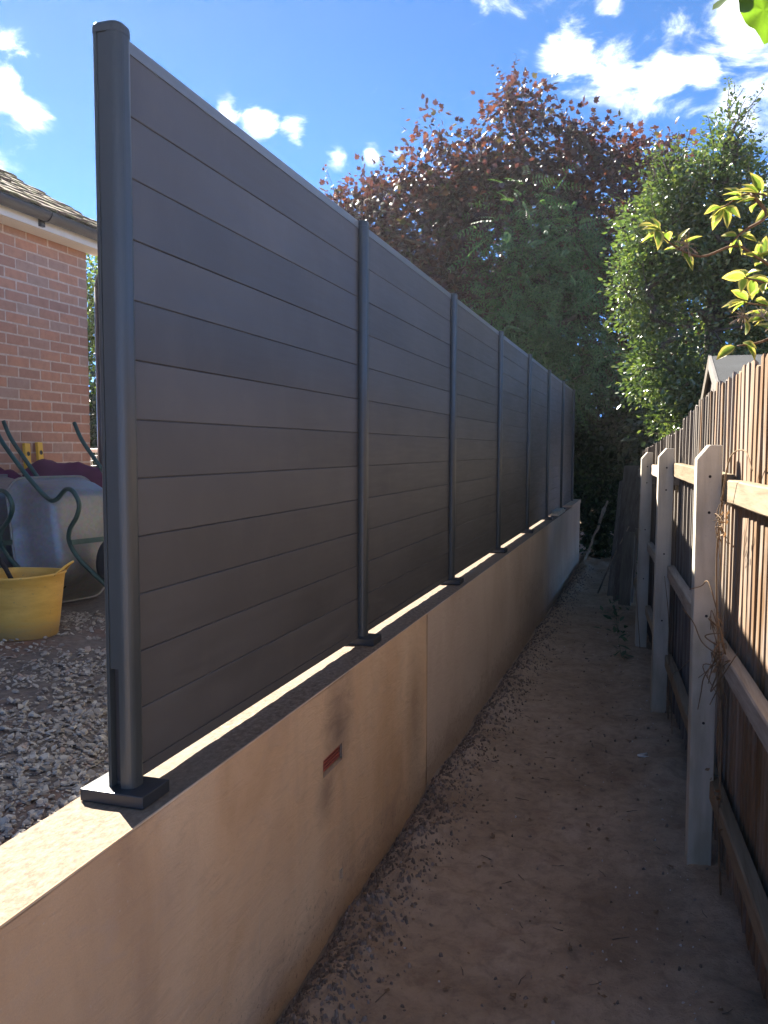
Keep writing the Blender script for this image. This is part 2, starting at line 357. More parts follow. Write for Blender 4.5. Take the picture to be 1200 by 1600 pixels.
def mat_galv():
    t = NT('galvanised_steel'); v = t.coords(); a = t.noise(v, 5, 5, 0.6); vo = t.n('ShaderNodeTexVoronoi'); t.l(v, vo.inputs['Vector']); vo.inputs['Scale'].default_value = 55
    c = t.ramp(a, [(0.3, (0.22, 0.21, 0.20)), (0.7, (0.36, 0.355, 0.345))]); c = t.mix(t.rng(a, 0.5, 0.72, 0, 0.55), c, (0.22, 0.175, 0.145))
    c = t.mix(0.18, c, vo.outputs['Color'], 'MULTIPLY')
    return t.pbr(c, t.rng(a, 0.3, 0.7, 0.42, 0.62), t.bump(t.noise(v, 8, 3), 0.15, 0.01), 0.5, 0.65)
M['galv'] = mat_galv()
M['green'] = mat_simple('green_tube_paint', (0.026, 0.070, 0.058), 0.42, 0.35, 14, 0.15)
M['rubber'] = mat_simple('black_rubber', (0.025, 0.025, 0.026), 0.75, 0.3, 20, 0.2)
M['cloth'] = mat_simple('maroon_cloth', (0.13, 0.040, 0.070), 0.85, 0.25, 6, 0.25, 0.2, 0.0, 420)
def mat_tub():
    t = NT('yellow_tub_plastic'); v = t.coords((1, 1, 4)); a = t.noise(v, 6, 6, 0.65); b = t.noise(t.coords(), 60, 3, 0.6)
    c = t.ramp(a, [(0.35, (0.66, 0.35, 0.060)), (0.65, (0.80, 0.47, 0.095))]); c = t.mix(t.rng(b, 0.64, 0.72, 0, 0.7), c, (0.33, 0.22, 0.09))
    sy = t.n('ShaderNodeSeparateXYZ'); t.l(t.pos.outputs['Position'], sy.inputs[0])
    c = t.mix(t.rng(t.math('ADD', sy.outputs['Z'], t.math('MULTIPLY', a, -0.18)), 0.90, 0.98, 0.6, 0), c, (0.30, 0.20, 0.10))
    return t.pbr(c, 0.48, t.bump(a, 0.1, 0.004), 0.4, 0.0, **{'Subsurface Weight': 0.0})
M['tub'] = mat_tub()
M['level'] = mat_simple('yellow_level_paint', (0.72, 0.42, 0.045), 0.4, 0.1, 8, 0.05)
M['white'] = mat_simple('white_paint', (0.74, 0.72, 0.68), 0.5, 0.1, 8, 0.08)
M['offwhite'] = mat_simple('off_white_paint', (0.20, 0.185, 0.165), 0.6, 0.15, 8, 0.2)
M['terra'] = mat_simple('red_terracotta', (0.36, 0.085, 0.062), 0.75, 0.25, 30, 0.3)
M['dark'] = mat_simple('void_black', (0.018, 0.016, 0.015), 0.9, 0.2, 30, 0.1)
M['felt'] = mat_simple('grey_roofing_felt', (0.045, 0.048, 0.050), 0.85, 0.35, 3, 0.6, 0.3, 0.0, 160)
M['board_grey'] = mat_wood('grey_barge_board', ((0.12, 0.10, 0.08), (0.19, 0.165, 0.135), (0.26, 0.23, 0.19)), 'z', 0.85)
def mat_slate():
    t = NT('slate_chippings'); c = t.ramp(t.island(), [(0, (0.24, 0.20, 0.16)), (0.35, (0.38, 0.33, 0.27)), (0.7, (0.48, 0.425, 0.355)), (0.9, (0.54, 0.485, 0.41)), (1, (0.42, 0.29, 0.21))])
    n1 = t.noise(t.coords(), 45, 5, 0.6); c = t.mix(t.rng(n1, 0.45, 0.7, 0, 0.5), c, (0.16, 0.125, 0.11))
    return t.pbr(c, 0.8, t.bump(n1, 0.4, 0.004), 0.3)
M['slate'] = mat_slate()
def mat_clod():
    t = NT('soil_clods'); c = t.ramp(t.island(), [(0, (0.17, 0.13, 0.10)), (0.5, (0.24, 0.185, 0.145)), (0.85, (0.30, 0.235, 0.19)), (0.97, (0.37, 0.30, 0.25)), (1, (0.45, 0.39, 0.33))])
    n1 = t.noise(t.coords(), 90, 4, 0.65)
    return t.pbr(t.mix(t.rng(n1, 0.4, 0.7, 0, 0.5), c, (0.05, 0.037, 0.03)), 0.95, t.bump(n1, 0.6, 0.006), 0.15)
M['clod'] = mat_clod()
M['pebble'] = mat_simple('pale_pebbles', (0.52, 0.49, 0.45), 0.7, 0.3, 60, 0.2)
M['twig'] = mat_wood('dry_twig', ((0.14, 0.095, 0.06), (0.27, 0.19, 0.125), (0.38, 0.29, 0.20)), 'z', 0.85)
M['bark'] = mat_wood('bark', ((0.045, 0.036, 0.028), (0.085, 0.068, 0.052), (0.14, 0.115, 0.09)), 'z', 0.92, bump=0.9)
M['redstem'] = mat_wood('reddish_stem', ((0.10, 0.055, 0.035), (0.19, 0.11, 0.065), (0.27, 0.17, 0.10)), 'z', 0.7)
M['maple'] = mat_leaf('maroon_maple_leaf', [(0, (0.034, 0.020, 0.026)), (0.45, (0.052, 0.029, 0.033)), (0.72, (0.072, 0.037, 0.033)), (0.88, (0.10, 0.047, 0.029)), (0.91, (0.050, 0.068, 0.032)), (1, (0.070, 0.085, 0.035))], 0.34, 0.40, 0.5, (1.9, 1.15, 0.85))
M['ash'] = mat_leaf('ash_leaf', [(0, (0.050, 0.115, 0.050)), (0.6, (0.085, 0.165, 0.070)), (1, (0.12, 0.20, 0.085))], 0.35, 0.45, 0.45)
M['holly'] = mat_leaf('glossy_evergreen_leaf', [(0, (0.050, 0.085, 0.030)), (0.5, (0.090, 0.135, 0.046)), (0.85, (0.130, 0.175, 0.060)), (1, (0.20, 0.22, 0.09))], 0.26, 0.30, 0.6, None, 1.0, 0.35)
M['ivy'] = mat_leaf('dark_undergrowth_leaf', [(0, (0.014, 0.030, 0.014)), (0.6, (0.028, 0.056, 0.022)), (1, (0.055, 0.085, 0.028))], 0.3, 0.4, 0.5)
M['lime'] = mat_leaf('bright_hedge_leaf', [(0, (0.050, 0.085, 0.016)), (0.6, (0.095, 0.145, 0.026)), (1, (0.18, 0.20, 0.05))], 0.4, 0.5, 0.4)
M['weed'] = mat_leaf('weed_leaf', [(0, (0.040, 0.075, 0.035)), (0.6, (0.065, 0.105, 0.055)), (1, (0.10, 0.14, 0.075))], 0.3, 0.5, 0.4)
def mat_plainleaf(name, col, trans, tcol, rough=0.45):
    t = NT(name); v = t.coords(); a = t.noise(v, 40, 4, 0.6)
    c = t.ramp(a, [(0.3, tuple(q*0.75 for q in col)), (0.7, tuple(q*1.25 for q in col))])
    hs = t.n('ShaderNodeHueSaturation'); t.l(c, hs.inputs['Color']); t.l(t.rng(t.rand(), 0, 1, 0.75, 1.25), hs.inputs['Value']); c = hs.outputs['Color']
    p = t.n('ShaderNodeBsdfPrincipled'); t.l(c, p.inputs['Base Color']); p.inputs['Roughness'].default_value = rough
    t.l(t.bump(t.noise(t.coords((1,1,1)), 160, 3), 0.15, 0.002), p.inputs['Normal'])
    tr = t.n('ShaderNodeBsdfTranslucent'); t.l(t.mix(1.0, c, tcol, 'MULTIPLY'), tr.inputs['Color'])
    mx = t.n('ShaderNodeMixShader'); mx.inputs[0].default_value = trans; t.l(p.outputs[0], mx.inputs[1]); t.l(tr.outputs[0], mx.inputs[2]); t.l(mx.outputs[0], t.out.inputs['Surface'])
    return t.m
M['varg'] = mat_plainleaf('variegated_leaf_green', (0.15, 0.21, 0.045), 0.45, (1.5, 1.6, 0.8))
M['vary'] = mat_plainleaf('variegated_leaf_yellow', (0.48, 0.43, 0.13), 0.45, (1.25, 1.2, 0.8))
M['vine'] = mat_plainleaf('vine_leaf_green', (0.075, 0.13, 0.022), 0.5, (2.2, 2.4, 0.5))
M['deadleaf'] = mat_plainleaf('dead_leaf', (0.24, 0.155, 0.085), 0.2, (1.2, 1, 0.8), 0.8)

# ================================================================== ground
WALL_X, WALL_B, WALL_TOP = -1.192, -1.432, 1.0        # path face, yard face, top of the retaining wall
JOINT_Y, WALL_Y0, WALL_Y1 = 4.61, -2.5, 15.75
FX = lambda y: 0.21 - 0.0635*(y-4.0)                  # path side of the concrete posts
YARD_Z = 0.955
g = B(); g.add([(-400,-400,-0.6),(400,-400,-0.6),(400,900,-0.6),(-400,900,-0.6)], [(0,1,2,3)])
tag(g.build('ground', M['soil']), 'bare soil ground stretching away beyond the gardens', None, None, 'structure')

def path_h(x, y):
    e = x - WALL_X
    h = 0.024*fbm(x*1.7, y*1.3) + 0.016*fbm(x*5.5, y*4.5, 3.1) + 0.004*fbm(x*26, y*26, 1.7, 3)
    ridge = math.exp(-((e-0.17-0.06*fbm(y*1.5, 4.4))/0.11)**2)
    h += ridge*(0.045 + 0.040*fbm(x*5, y*5, 9.0) + 0.030*fbm(x*17, y*17, 2.0))
    h -= 0.05*math.exp(-(e/0.045)**2)
    d = FX(y) - x
    h += 0.05*math.exp(-((d+0.05)/0.25)**2)*(0.6+0.6*fbm(x*3, y*3, 5.0))
    if y > 12: h += min(1, (y-12)/3)*(0.05 + 0.06*fbm(x*2, y*2, 7))
    if y > 5: h -= 0.0165*(min(y, 17)-5)
    return h
xs = np.concatenate([np.arange(-1.25, 0.75, 0.022), np.arange(0.75, 6.1, 0.25)]); ys = np.concatenate([np.arange(-1.5, 1.6, 0.1), np.arange(1.6, 8, 0.022), np.arange(8, 17, 0.06), np.arange(17, 26, 0.5)])
V = []; F = []
for y in ys:
    for x in xs: V.append((x, y, path_h(x, y)))
nx = len(xs)
for j in range(len(ys)-1):
    for i in range(nx-1): a = j*nx+i; F.append((a, a+1, a+nx+1, a+nx))
tag(obj('path', V, F, M['soil'], None, True), 'trodden brown soil path between the wall and the timber fence', None, None, 'structure')

# raised yard behind the wall
def yard_h(x, y): return YARD_Z + 0.018*fbm(x*1.2, y*1.2, 2.0) + 0.006*fbm(x*8, y*8, 6.0, 3)
xs = np.concatenate([np.arange(-40, -6, 2.0), np.arange(-6, WALL_B-0.02, 0.06), [WALL_B+0.004]]); ys = np.concatenate([np.arange(-6, 0.5, 0.5), np.arange(0.5, 7.5, 0.06), np.arange(7.5, 30, 1.5)])
V = [(x, y, yard_h(x, y)) for y in ys for x in xs]; nx = len(xs)
F = [(j*nx+i, j*nx+i+1, (j+1)*nx+i+1, (j+1)*nx+i) for j in range(len(ys)-1) for i in range(nx-1)]
tag(obj('yard', V, F, M['yard'], None, True), 'raised yard of dark soil level with the wall top', None, None, 'structure')

# ================================================================== retaining wall
wall = thing('retaining_wall', 'long sand coloured rendered retaining wall carrying the charcoal fence', 'wall', ((WALL_X+WALL_B)/2, 6, 0))
AY0, AY1, AZ0, AZ1 = 2.995, 3.232, 0.648, 0.720
def wall_face(name, y0, y1, dx, holes=()):
    Y = list(np.linspace(y0, y1, int((y1-y0)/0.06)+1)); Z = list(np.linspace(-0.45, WALL_TOP-0.006, 30))
    for (a, b, c, d) in holes:
        for q in (a, b):
            Y[min(range(len(Y)), key=lambda i: abs(Y[i]-q))] = q
        for q in (c, d):
            Z[min(range(len(Z)), key=lambda i: abs(Z[i]-q))] = q
    b_ = B(); ny = len(Y)
    v = []
    for z in Z:
        for y in Y:
            o = 0.0045*fbm(y*1.3, z*1.6, dx*50) + 0.0012*fbm(y*6, z*6, 3)
            # bottom edge of the render is ragged
            zz = z
            if z < -0.1: zz = z
            v.append((WALL_X+dx+o, y, zz))
    fc = []
    for j in range(len(Z)-1):
        for i in range(ny-1):
            cy, cz = (Y[i]+Y[i+1])/2, (Z[j]+Z[j+1])/2
            if any(h[0] < cy < h[1] and h[2] < cz < h[3] for h in holes): continue
            fc.append((j*ny+i, j*ny+i+1, (j+1)*ny+i+1, (j+1)*ny+i))
    b_.add(v, fc)
    for (a, c, d, e) in holes:   # reveal of the opening
        x1, x0 = WALL_X+dx+0.001, WALL_X+dx-0.045
        b_.add([(x1,a,d),(x1,c,d),(x0,c,d),(x0,a,d)], [(0,1,2,3)]); b_.add([(x1,a,e),(x1,c,e),(x0,c,e),(x0,a,e)], [(3,2,1,0)])
        b_.add([(x1,a,d),(x0,a,d),(x0,a,e),(x1,a,e)], [(0,1,2,3)]); b_.add([(x1,c,d),(x0,c,d),(x0,c,e),(x1,c,e)], [(3,2,1,0)])
    if y1 < 10:   # return at the end of the nearer coat
        b_.add([(WALL_X+dx,y1,-0.15),(WALL_X-0.03,y1,-0.15),(WALL_X-0.03,y1,WALL_TOP-0.006),(WALL_X+dx,y1,WALL_TOP-0.006)], [(0,1,2,3)])
    return b_.build(name, M['render'], wall, True)
s1 = wall_face('render_coat', WALL_Y0, JOINT_Y, 0.006, [(AY0, AY1, AZ0, AZ1), (3.185, 3.215, 0.135, 0.185)])
s1['label'] = 'nearer coat of sand render with an air brick'
s2 = wall_face('render_coat', JOINT_Y-0.02, WALL_Y1, -0.002); s2['label'] = 'paler coat of render on the far part of the wall'
core = B(); core.box(WALL_B, WALL_X-0.046, WALL_Y0, WALL_Y1, -0.45, WALL_TOP-0.03); core.box(WALL_X-0.06, WALL_X+0.001, WALL_Y1-0.012, WALL_Y1, -0.45, WALL_TOP-0.01)
ec = B(); ec.box(WALL_B, WALL_X+0.012, 14.0, WALL_Y1+0.01, WALL_TOP-0.02, WALL_TOP+0.034); ec.build('end_cap', M['render'], wall)
core.build('wall_core', M['render'], wall)
# rough top: a fine grid
xs = np.linspace(WALL_B, WALL_X+0.004, 14); ys = np.arange(WALL_Y0, WALL_Y1+0.001, 0.03)
V = [(x + (0.003*fbm(x*3, y*4, 8) if 0 < i < 13 else 0), y, WALL_TOP + (0.0028*fbm(x*14, y*9, 1) if i < 13 else -0.001)) for y in ys for i, x in enumerate(xs)]
F = [(j*14+i, j*14+i+1, (j+1)*14+i+1, (j+1)*14+i) for j in range(len(ys)-1) for i in range(13)]
n0 = len(V); 
for j in (0, len(ys)-1):
    for i in range(14): V.append((xs[i], ys[j], WALL_TOP-0.06))
for i in range(13): F.append((i, i+1, n0+i+1, n0+i)); k = (len(ys)-1)*14; F.append((k+i+1, k+i, n0+14+i, n0+15+i))
obj('wall_top', V, F, M['walltop'], wall, True)
bead = B(); bead.tube([(WALL_X+0.003, WALL_Y0, WALL_TOP-0.003), (WALL_X+0.003, JOINT_Y, WALL_TOP-0.003), (WALL_X+0.001, WALL_Y1, WALL_TOP-0.003)], 0.0042, 6)
bead.build('corner_bead', M['render'], wall, True)
vb = B()
for k in range(2): vb.tube([(WALL_X+0.007, JOINT_Y-0.002, 0.0), (WALL_X+0.007, JOINT_Y-0.002, WALL_TOP-0.008)], 0.0035, 6)
vb.build('stop_bead', M['render'], wall, True)
ab = B(); ab.box(WALL_X-0.06, WALL_X-0.0205, AY0-0.01, AY1+0.01, AZ0-0.01, AZ1+0.01)  # near-black block behind the louvres paints the shade in the gaps
abo = ab.build('air_brick', M['dark'], wall); abo['label'] = 'red louvred air brick let into the render'
for k in range(5):
    z = AZ0 + 0.009 + k*(AZ1-AZ0-0.012)/4.4
    lv = B(); lv.box(WALL_X-0.013, WALL_X-0.009, AY0+0.004, AY1-0.004, z-0.001, z+0.0062)
    lv.build('louvre', M['terra'], abo)
hb = B(); hb.box(WALL_X-0.05, WALL_X-0.03, 3.18, 3.22, 0.13, 0.19); hb.build('weep_hole_shade', M['dark'], wall)  # near-black slab, the shade inside the hole put into its colour

# ================================================================== composite fence
NP, PY0, PS = 8, 1.896, 1.906
PXc = -1.312; PW = 0.076; PD = 0.066
Z_PL, Z_POST = 1.035, 2.985
fence = thing('composite_fence', 'tall charcoal composite board fence with grey metal posts on the wall', 'fence', (PXc, 8, WALL_TOP))
GX = PXc - 0.011                                     # centre of the board groove
def post_profile():
    """rounded section with a groove for the boards in both ends"""
    hw, hd, rr = PW/2, PD/2, 0.024; pts = []
    def arc(cx, cy, a0, a1, rad, n=6):
        for k in range(n+1):
            a = R(a0+(a1-a0)*k/n); pts.append((cx+rad*math.cos(a), cy+rad*math.sin(a)))
    gx = GX-PXc; gw = 0.0135; gd = 0.022
    arc(hw-rr, -hd+rr, -90, 0, rr); arc(hw-rr, hd-rr, 0, 90, rr)
    pts.extend([(gx+gw, hd), (gx+gw, hd-gd), (gx-gw, hd-gd), (gx-gw, hd)])
    arc(-hw+0.008, hd-0.008, 90, 180, 0.008, 3); arc(-hw+0.008, -hd+0.008, 180, 270, 0.008, 3)
    pts.extend([(gx-gw, -hd), (gx-gw, -hd+gd), (gx+gw, -hd+gd), (gx+gw, -hd)])
    return pts
prof = post_profile()
pb = B(); pb.prism(prof, 'z', 0, Z_POST-0.022-Z_PL)
post_me = mesh('post', pb.v, pb.f, M['alu'])
cb = B(); hw, hd = PW/2+0.0015, PD/2+0.0015          # softly domed cap
def rrect(hw, hd, rl, rr_, n=5):
    o = []
    for cx, cy, a0, rad in ((hw-rr_, -hd+rr_, -90, rr_), (hw-rr_, hd-rr_, 0, rr_), (-hw+rl, hd-rl, 90, rl), (-hw+rl, -hd+rl, 180, rl)):
        for k in range(n+1):
            a = R(a0+90*k/n); o.append((cx+rad*math.cos(a), cy+rad*math.sin(a)))
    return o
lay = [(1, 0), (1, 0.014), (0.96, 0.020), (0.86, 0.0245), (0.6, 0.027)]
ring = rrect(hw, hd, 0.01, 0.025); nn_ = len(ring); cv = []
for s_, z in lay: cv += [(x*s_, y*s_, z) for x, y in ring]
cf = [(i*nn_+k, i*nn_+(k+1) % nn_, (i+1)*nn_+(k+1) % nn_, (i+1)*nn_+k) for i in range(len(lay)-1) for k in range(nn_)] + [tuple((len(lay)-1)*nn_+k for k in range(nn_)), tuple(range(nn_))[::-1]]
cap_me = mesh('post_cap', cv, cf, M['alu'], False)
plate_me = bevel_box('base_plate', 0.192, 0.128, 0.034, 0.004, M['plate'], 2)
post_y = [PY0 + PS*i for i in range(NP)]
for i, y in enumerate(post_y):
    dz = 0.0; 
    p = inst('post', post_me, fence, Matrix.Translation((PXc, y, Z_PL-0.002)))
    inst('post_cap', cap_me, p, Matrix.Translation((PXc, y, Z_POST-0.024)))
    inst('base_plate', plate_me, p, Matrix.Translation((PXc-0.006, y, WALL_TOP+0.002)))
    if i == 0:
        p['label'] = 'end post with its groove covered by a strip that stops short of the foot'
        b_ = B(); b_.box(GX-0.0125, GX+0.0125, y-PD/2+0.003, y-PD/2+0.020, 1.355, Z_POST-0.0235); b_.build('cover_strip', M['alu'], p)
        b_ = B(); b_.box(GX-0.0125, GX+0.0125, y-PD/2+0.0205, y-PD/2+0.0235, Z_PL+0.012, 1.355); b_.build('groove_shade', M['slot'], p)  # near-black strip painting the shade at the bottom of the open groove
NB, BZ0, BZ1 = 12, 1.066, 2.952
bp = (BZ1-BZ0)/NB
def board_section(h):
    """tongue-and-groove board seen from the end: chamfered long edges"""
    t = 0.0105; c = 0.0022
    return [(-t+c, 0), (t-c, 0), (t, c), (t, h-c), (t-c, h), (-t+c, h), (-t, h-c), (-t, c)]
for i in range(NP-1):
    y0, y1 = post_y[i]+PD/2-0.020, post_y[i+1]-PD/2+0.020
    L = y1-y0
    bb = B(); bb.prism(board_section(bp-0.0016), 'y', 0, L); bb.box(-0.004, 0.004, 0.002, L-0.002, bp-0.010, bp+0.008); bme = mesh('board', bb.v, bb.f, M['comp'])
    for k in range(NB):
        inst('board', bme, fence, Matrix.Translation((GX+0.0005*random.uniform(-1, 1), y0, BZ0+bp*k)))
    rb = B(); rb.prism([(-0.0135, 0), (0.0135, 0), (0.0135, 0.030), (0.0115, 0.033), (-0.0115, 0.033), (-0.0135, 0.030)], 'y', 0, L)
    rme = mesh('top_rail', rb.v, rb.f, M['capping']); inst('top_rail', rme, fence, Matrix.Translation((GX, y0, BZ1-0.003)))
    rb = B(); rb.prism([(-0.0135, 0), (0.0135, 0), (0.0135, 0.034), (-0.0135, 0.034)], 'y', 0, L)
    rme = mesh('bottom_rail', rb.v, rb.f, M['comp']); inst('bottom_rail', rme, fence, Matrix.Translation((GX, y0, 1.0325)))
# loose slips left on the wall near its far end
sl = B(); sl.box(-1.345, -1.198, 0, 0.95, 0, 0.032); sl.box(-1.33, -1.205, 0.08, 0.80, 0.0315, 0.058)
o = sl.build('stone_slab', M['conc'], None, False, Matrix.Translation((0.0, 12.05, WALL_TOP+0.004))); tag(o, 'pale flat slabs lying on the wall top near the far fence post', 'slab')

# ================================================================== timber fence on concrete posts
tf = thing('timber_fence', 'weathered timber board fence on pale concrete posts beside the path', 'fence', (0.3, 6, 0))
ang = math.atan(0.0635)
def fmat(y, z=0.0, off=0.0, rot=0.0):
    return Matrix.Translation((FX(y)+off, y, z)) @ Matrix.Rotation(ang+rot, 4, 'Z')
cp = B()
PT = [(0, -0.25), (0.105, -0.25), (0.105, 1.955), (0.052, 1.955), (0, 1.895)]
cpoly = [(0.0, -0.35), (0.105, -0.35), (0.105, 1.955), (0.05, 1.955), (0.0, 1.893)]
bmn = bmesh.new()
vv = [[bmn.verts.new((x, y, z)) for (x, z) in cpoly] for y in (0, 0.100)]
bmn.faces.new(vv[0][::-1]); bmn.faces.new(vv[1])
for i in range(5): bmn.faces.new((vv[0][i], vv[0][(i+1) % 5], vv[1][(i+1) % 5], vv[1][i]))
bmesh.ops.recalc_face_normals(bmn, faces=bmn.faces); bmesh.ops.bevel(bmn, geom=list(bmn.edges), offset=0.0035, segments=1, affect='EDGES')
post_c = bpy.data.meshes.new('concrete_post'); bmn.to_mesh(post_c); bmn.free(); post_c.materials.append(M['conc'])
hole = B(); hole.lathe([(0.0001, 0), (0.0065, 0), (0.0065, 0.0015), (0.0001, 0.0015)], n=10)
hole_me = mesh('bolt_hole', hole.v, hole.f, M['dark'])
CP_Y = [1.58, 4.0, 6.42, 8.73, 11.1]
for i, y in enumerate(CP_Y[:4]):
    mw = fmat(y, (0, 0, -0.01, -0.045, -0.06)[i], 0, (0, 0.0, 0.02, 0.03, 0)[i]) @ Matrix.Rotation((0, R(-0.25), R(0.25), R(0.5), R(-1))[i], 4, 'Y')
    p = inst('concrete_post', post_c, tf, mw)
    for z in (1.815, 1.655, 1.19, 0.70):
        inst('bolt_hole', hole_me, p, mw @ Matrix.Translation((0.055, 0.0008, z)) @ Matrix.Rotation(R(90), 4, 'X'))
PK = 0.155                                            # picket line behind the post face
rails_z = (1.725, 0.985, 0.36)
for i in range(4):
    ya, yb = CP_Y[i]+0.055, CP_Y[i+1]+0.045
    old = i >= 2
    for k, z in enumerate(rails_z):
        za = z + random.uniform(-0.012, 0.012) - (0.045 if i == 2 else 0) - (0.12 if i == 3 else 0); zb_ = za + random.uniform(-0.02, 0.02)
        hh = 0.098 if k == 0 else 0.088
        A = Vector((FX(ya)+0.106-0.02*(k > 0), ya, za)); Bq = Vector((FX(yb)+0.106-0.02*(k > 0), yb, zb_))
        v = []
        n_ = 14
        for j in range(n_+1):
            q = A.lerp(Bq, j/n_); w = 0.004*fbm(q.y*2.0, k*3.3+i)
            for (dx, dz) in ((0.004, 0), (0.05, 0), (0.05, hh), (0.006, hh), (0, hh-0.006), (0, 0.005)):
                v.append((q.x+dx+w*0.5, q.y, q.z+dz+w))
        fc = [(j*6+a, j*6+(a+1) % 6, (j+1)*6+(a+1) % 6, (j+1)*6+a) for j in range(n_) for a in range(6)] + [tuple(range(6))[::-1], tuple(n_*6+a for a in range(6))]
        obj('rail', v, fc, M['rail'], tf)
pk_me = {}
def picket_mesh(kind, var):
    """tapered feather-edge board, a little warped, top cut uneven"""
    key = (kind, var)
    if key in pk_me: return pk_me[key]
    rr = random.Random(var*7+len(kind)); v = []
    zs = [0, 0.25, 0.5, 0.75, 1.0]
    for z in zs:
        w = rr.uniform(-0.003, 0.003); tz = z*1.0
        for (x, y) in ((0.000, -0.058), (0.0005, 0.056), (0.0055, 0.056), (0.015, -0.058)):
            top = rr.uniform(-0.004, 0.004) if z == 1 else 0
            v.append((x+w, y+w*0.4, tz+top))
    fc = [(i*4+a, i*4+(a+1) % 4, (i+1)*4+(a+1) % 4, (i+1)*4+a) for i in range(4) for a in range(4)] + [(3, 2, 1, 0), (16, 17, 18, 19)]
    me = mesh('picket', v, fc, M['picket'] if kind == 'new' else M['greypicket']); pk_me[key] = me; return me
def ptop(y):
    return float(np.interp(y, [0, 4.6, 5.1, 5.7, 6.42, 6.43, 8.7, 11.2], [2.285, 2.275, 2.25, 2.20, 2.15, 2.10, 2.01, 1.92]))
y = 1.05; k = 0
while y < 11.2:
    hgt = ptop(y) + random.uniform(-0.014, 0.014)
    kind = 'new' if y < 5.4 else 'old'  # farther boards take darker grey wood, foliage shade partly put into the colour
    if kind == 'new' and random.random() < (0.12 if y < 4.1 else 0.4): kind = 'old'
    me = picket_mesh(kind, random.randrange(4))
    tilt = random.gauss(0, 0.004)
    mw = Matrix.Translation((FX(y)+PK+0.004, y, -0.30)) @ Matrix.Rotation(ang+R(-4.3)+random.gauss(0, 0.022), 4, 'Z') @ Matrix.Rotation(tilt, 4, 'X') @ Matrix.Diagonal((1, random.uniform(0.88, 1.03), hgt+0.30, 1))
    inst('picket', me, tf, mw)
    y += 0.0985 + random.uniform(-0.007, 0.010); k += 1

# old dark panel leaning past the last post, and loose boards at the end of the path
def board(name, a, b, w, t, mat, label, cat, face=(1, 0, 0), sub=8, rough=0.006):
    a, b = Vector(a), Vector(b); d = (b-a).normalized(); n_ = Vector(face); n_ = (n_-d*n_.dot(d)).normalized(); s_ = d.cross(n_)
    v = []
    for j in range(sub+1):
        q = a.lerp(b, j/sub)
        for (p1, p2) in ((-w/2, -t/2), (w/2, -t/2), (w/2, t/2), (-w/2, t/2)):
            e = rough*fbm(j*0.9, p1*30, p2*20+a.x)
            v.append(q + s_*(p1+e*2) + n_*(p2+e))
    fc = [(j*4+c, j*4+(c+1) % 4, (j+1)*4+(c+1) % 4, (j+1)*4+c) for j in range(sub) for c in range(4)] + [(3, 2, 1, 0), tuple(sub*4+c for c in range(4))]
    return tag(obj(name, v, fc, mat), label, cat)
board('leaning_timber', (-1.13, 15.85, -0.2), (-0.72, 16.02, 1.0), 0.04, 0.028, M['log'], 'sunlit split timber with peeling bark leaning at the path end', 'timber', (-0.4, -1, 0), 14, 0.02)
board('old_board', (-0.30, 11.65, -0.13), (-0.20, 11.95, 1.72), 0.30, 0.025, M['greypicket'], 'wide dark old board leaning just past the third concrete post', 'board', (-0.6, -1, 0))
board('old_board', (-0.42, 12.0, -0.13), (-0.30, 12.3, 1.50), 0.22, 0.025, M['greypicket'], 'narrow dark board leaning against the hedge behind the wider one', 'board', (-0.6, -1, 0))
board('fence_offcut', (-0.27, 11.45, -0.12), (-0.23, 11.55, 0.86), 0.17, 0.02, M['board_grey'], 'short grey board standing in front of the dark leaning boards', 'board', (-0.5, -1, 0))
st = B(); st.tube([(-0.66, 12.36, -0.11), (-0.45, 12.0, 0.45), (-0.24, 11.62, 0.92)], [0.011, 0.010, 0.007], 6); tag(st.build('stick', M['twig'], None, True), 'thin straight stick leaning against the fence at the path end', 'stick')

# ================================================================== brick house
HX, HY = -4.25, 5.74                                   # long wall face, far corner
H0, H1 = YARD_Z-0.1, 3.44
house = thing('brick_house', 'red brick house with mossy tiled roof and black gutter', 'house', (-7, 2, YARD_Z))
wb = B(); wb.box(-9.8, HX-0.0025, -3.5, HY-0.006, H0, H1+0.15)
wb.add([(-9.8, HY-0.006, H1), (HX-0.006, HY-0.006, H1), (-7.0, HY-0.006, H1+1.65)], [(0, 1, 2)])
hwall = wb.build('wall', M['mortar'], house)
BL, BH, CO, JT = 0.215, 0.065, 0.075, 0.010
bricks = [bevel_box('brick', 0.10, BL, BH, 0.004, M['brick'], 1, 0.0015, q) for q in range(4)]
halves = [bevel_box('brick', 0.10, 0.1025, BH, 0.004, M['brick'], 1, 0.0015, 10+q) for q in range(2)]
nc = int((H1-H0)/CO)+1
rest = B()
for c in range(nc):
    z = H0 + c*CO
    yy = HY; first = True; off = c % 2
    cnt = 0
    while yy > -3.4:
        if first and off: L, me = 0.1025, halves[c//2 % 2]
        else: L, me = BL, random.choice(bricks)
        first = False
        yc = yy - L/2; xx = HX-0.05+random.uniform(-0.0012, 0.0012)
        if yc > 3.95 and z > 0.9:
            inst('brick', me, hwall, Matrix.Translation((xx, yc, z+random.uniform(-0.001, 0.001))) @ Matrix.Rotation(random.gauss(0, 0.004), 4, 'X'))
        else:
            rest.box(xx-0.05, xx+0.05, yc-L/2, yc+L/2, z, z+BH)
        yy -= L + JT
tag(rest.build('brickwork', M['brick'], hwall), None, None, None, 'stuff')
# the house end seen past the corner keeps the same bond
endw = B()
for c in range(nc):
    z = H0 + c*CO; x = HX - (0.1125 if c % 2 else 0.225) ; 
    while x - BL > -9.8:
        endw.box(x-BL, x, HY-0.05, HY+0.001, z, z+BH); x -= BL+JT
tag(endw.build('brickwork', M['brick'], hwall), None, None, None, 'stuff')
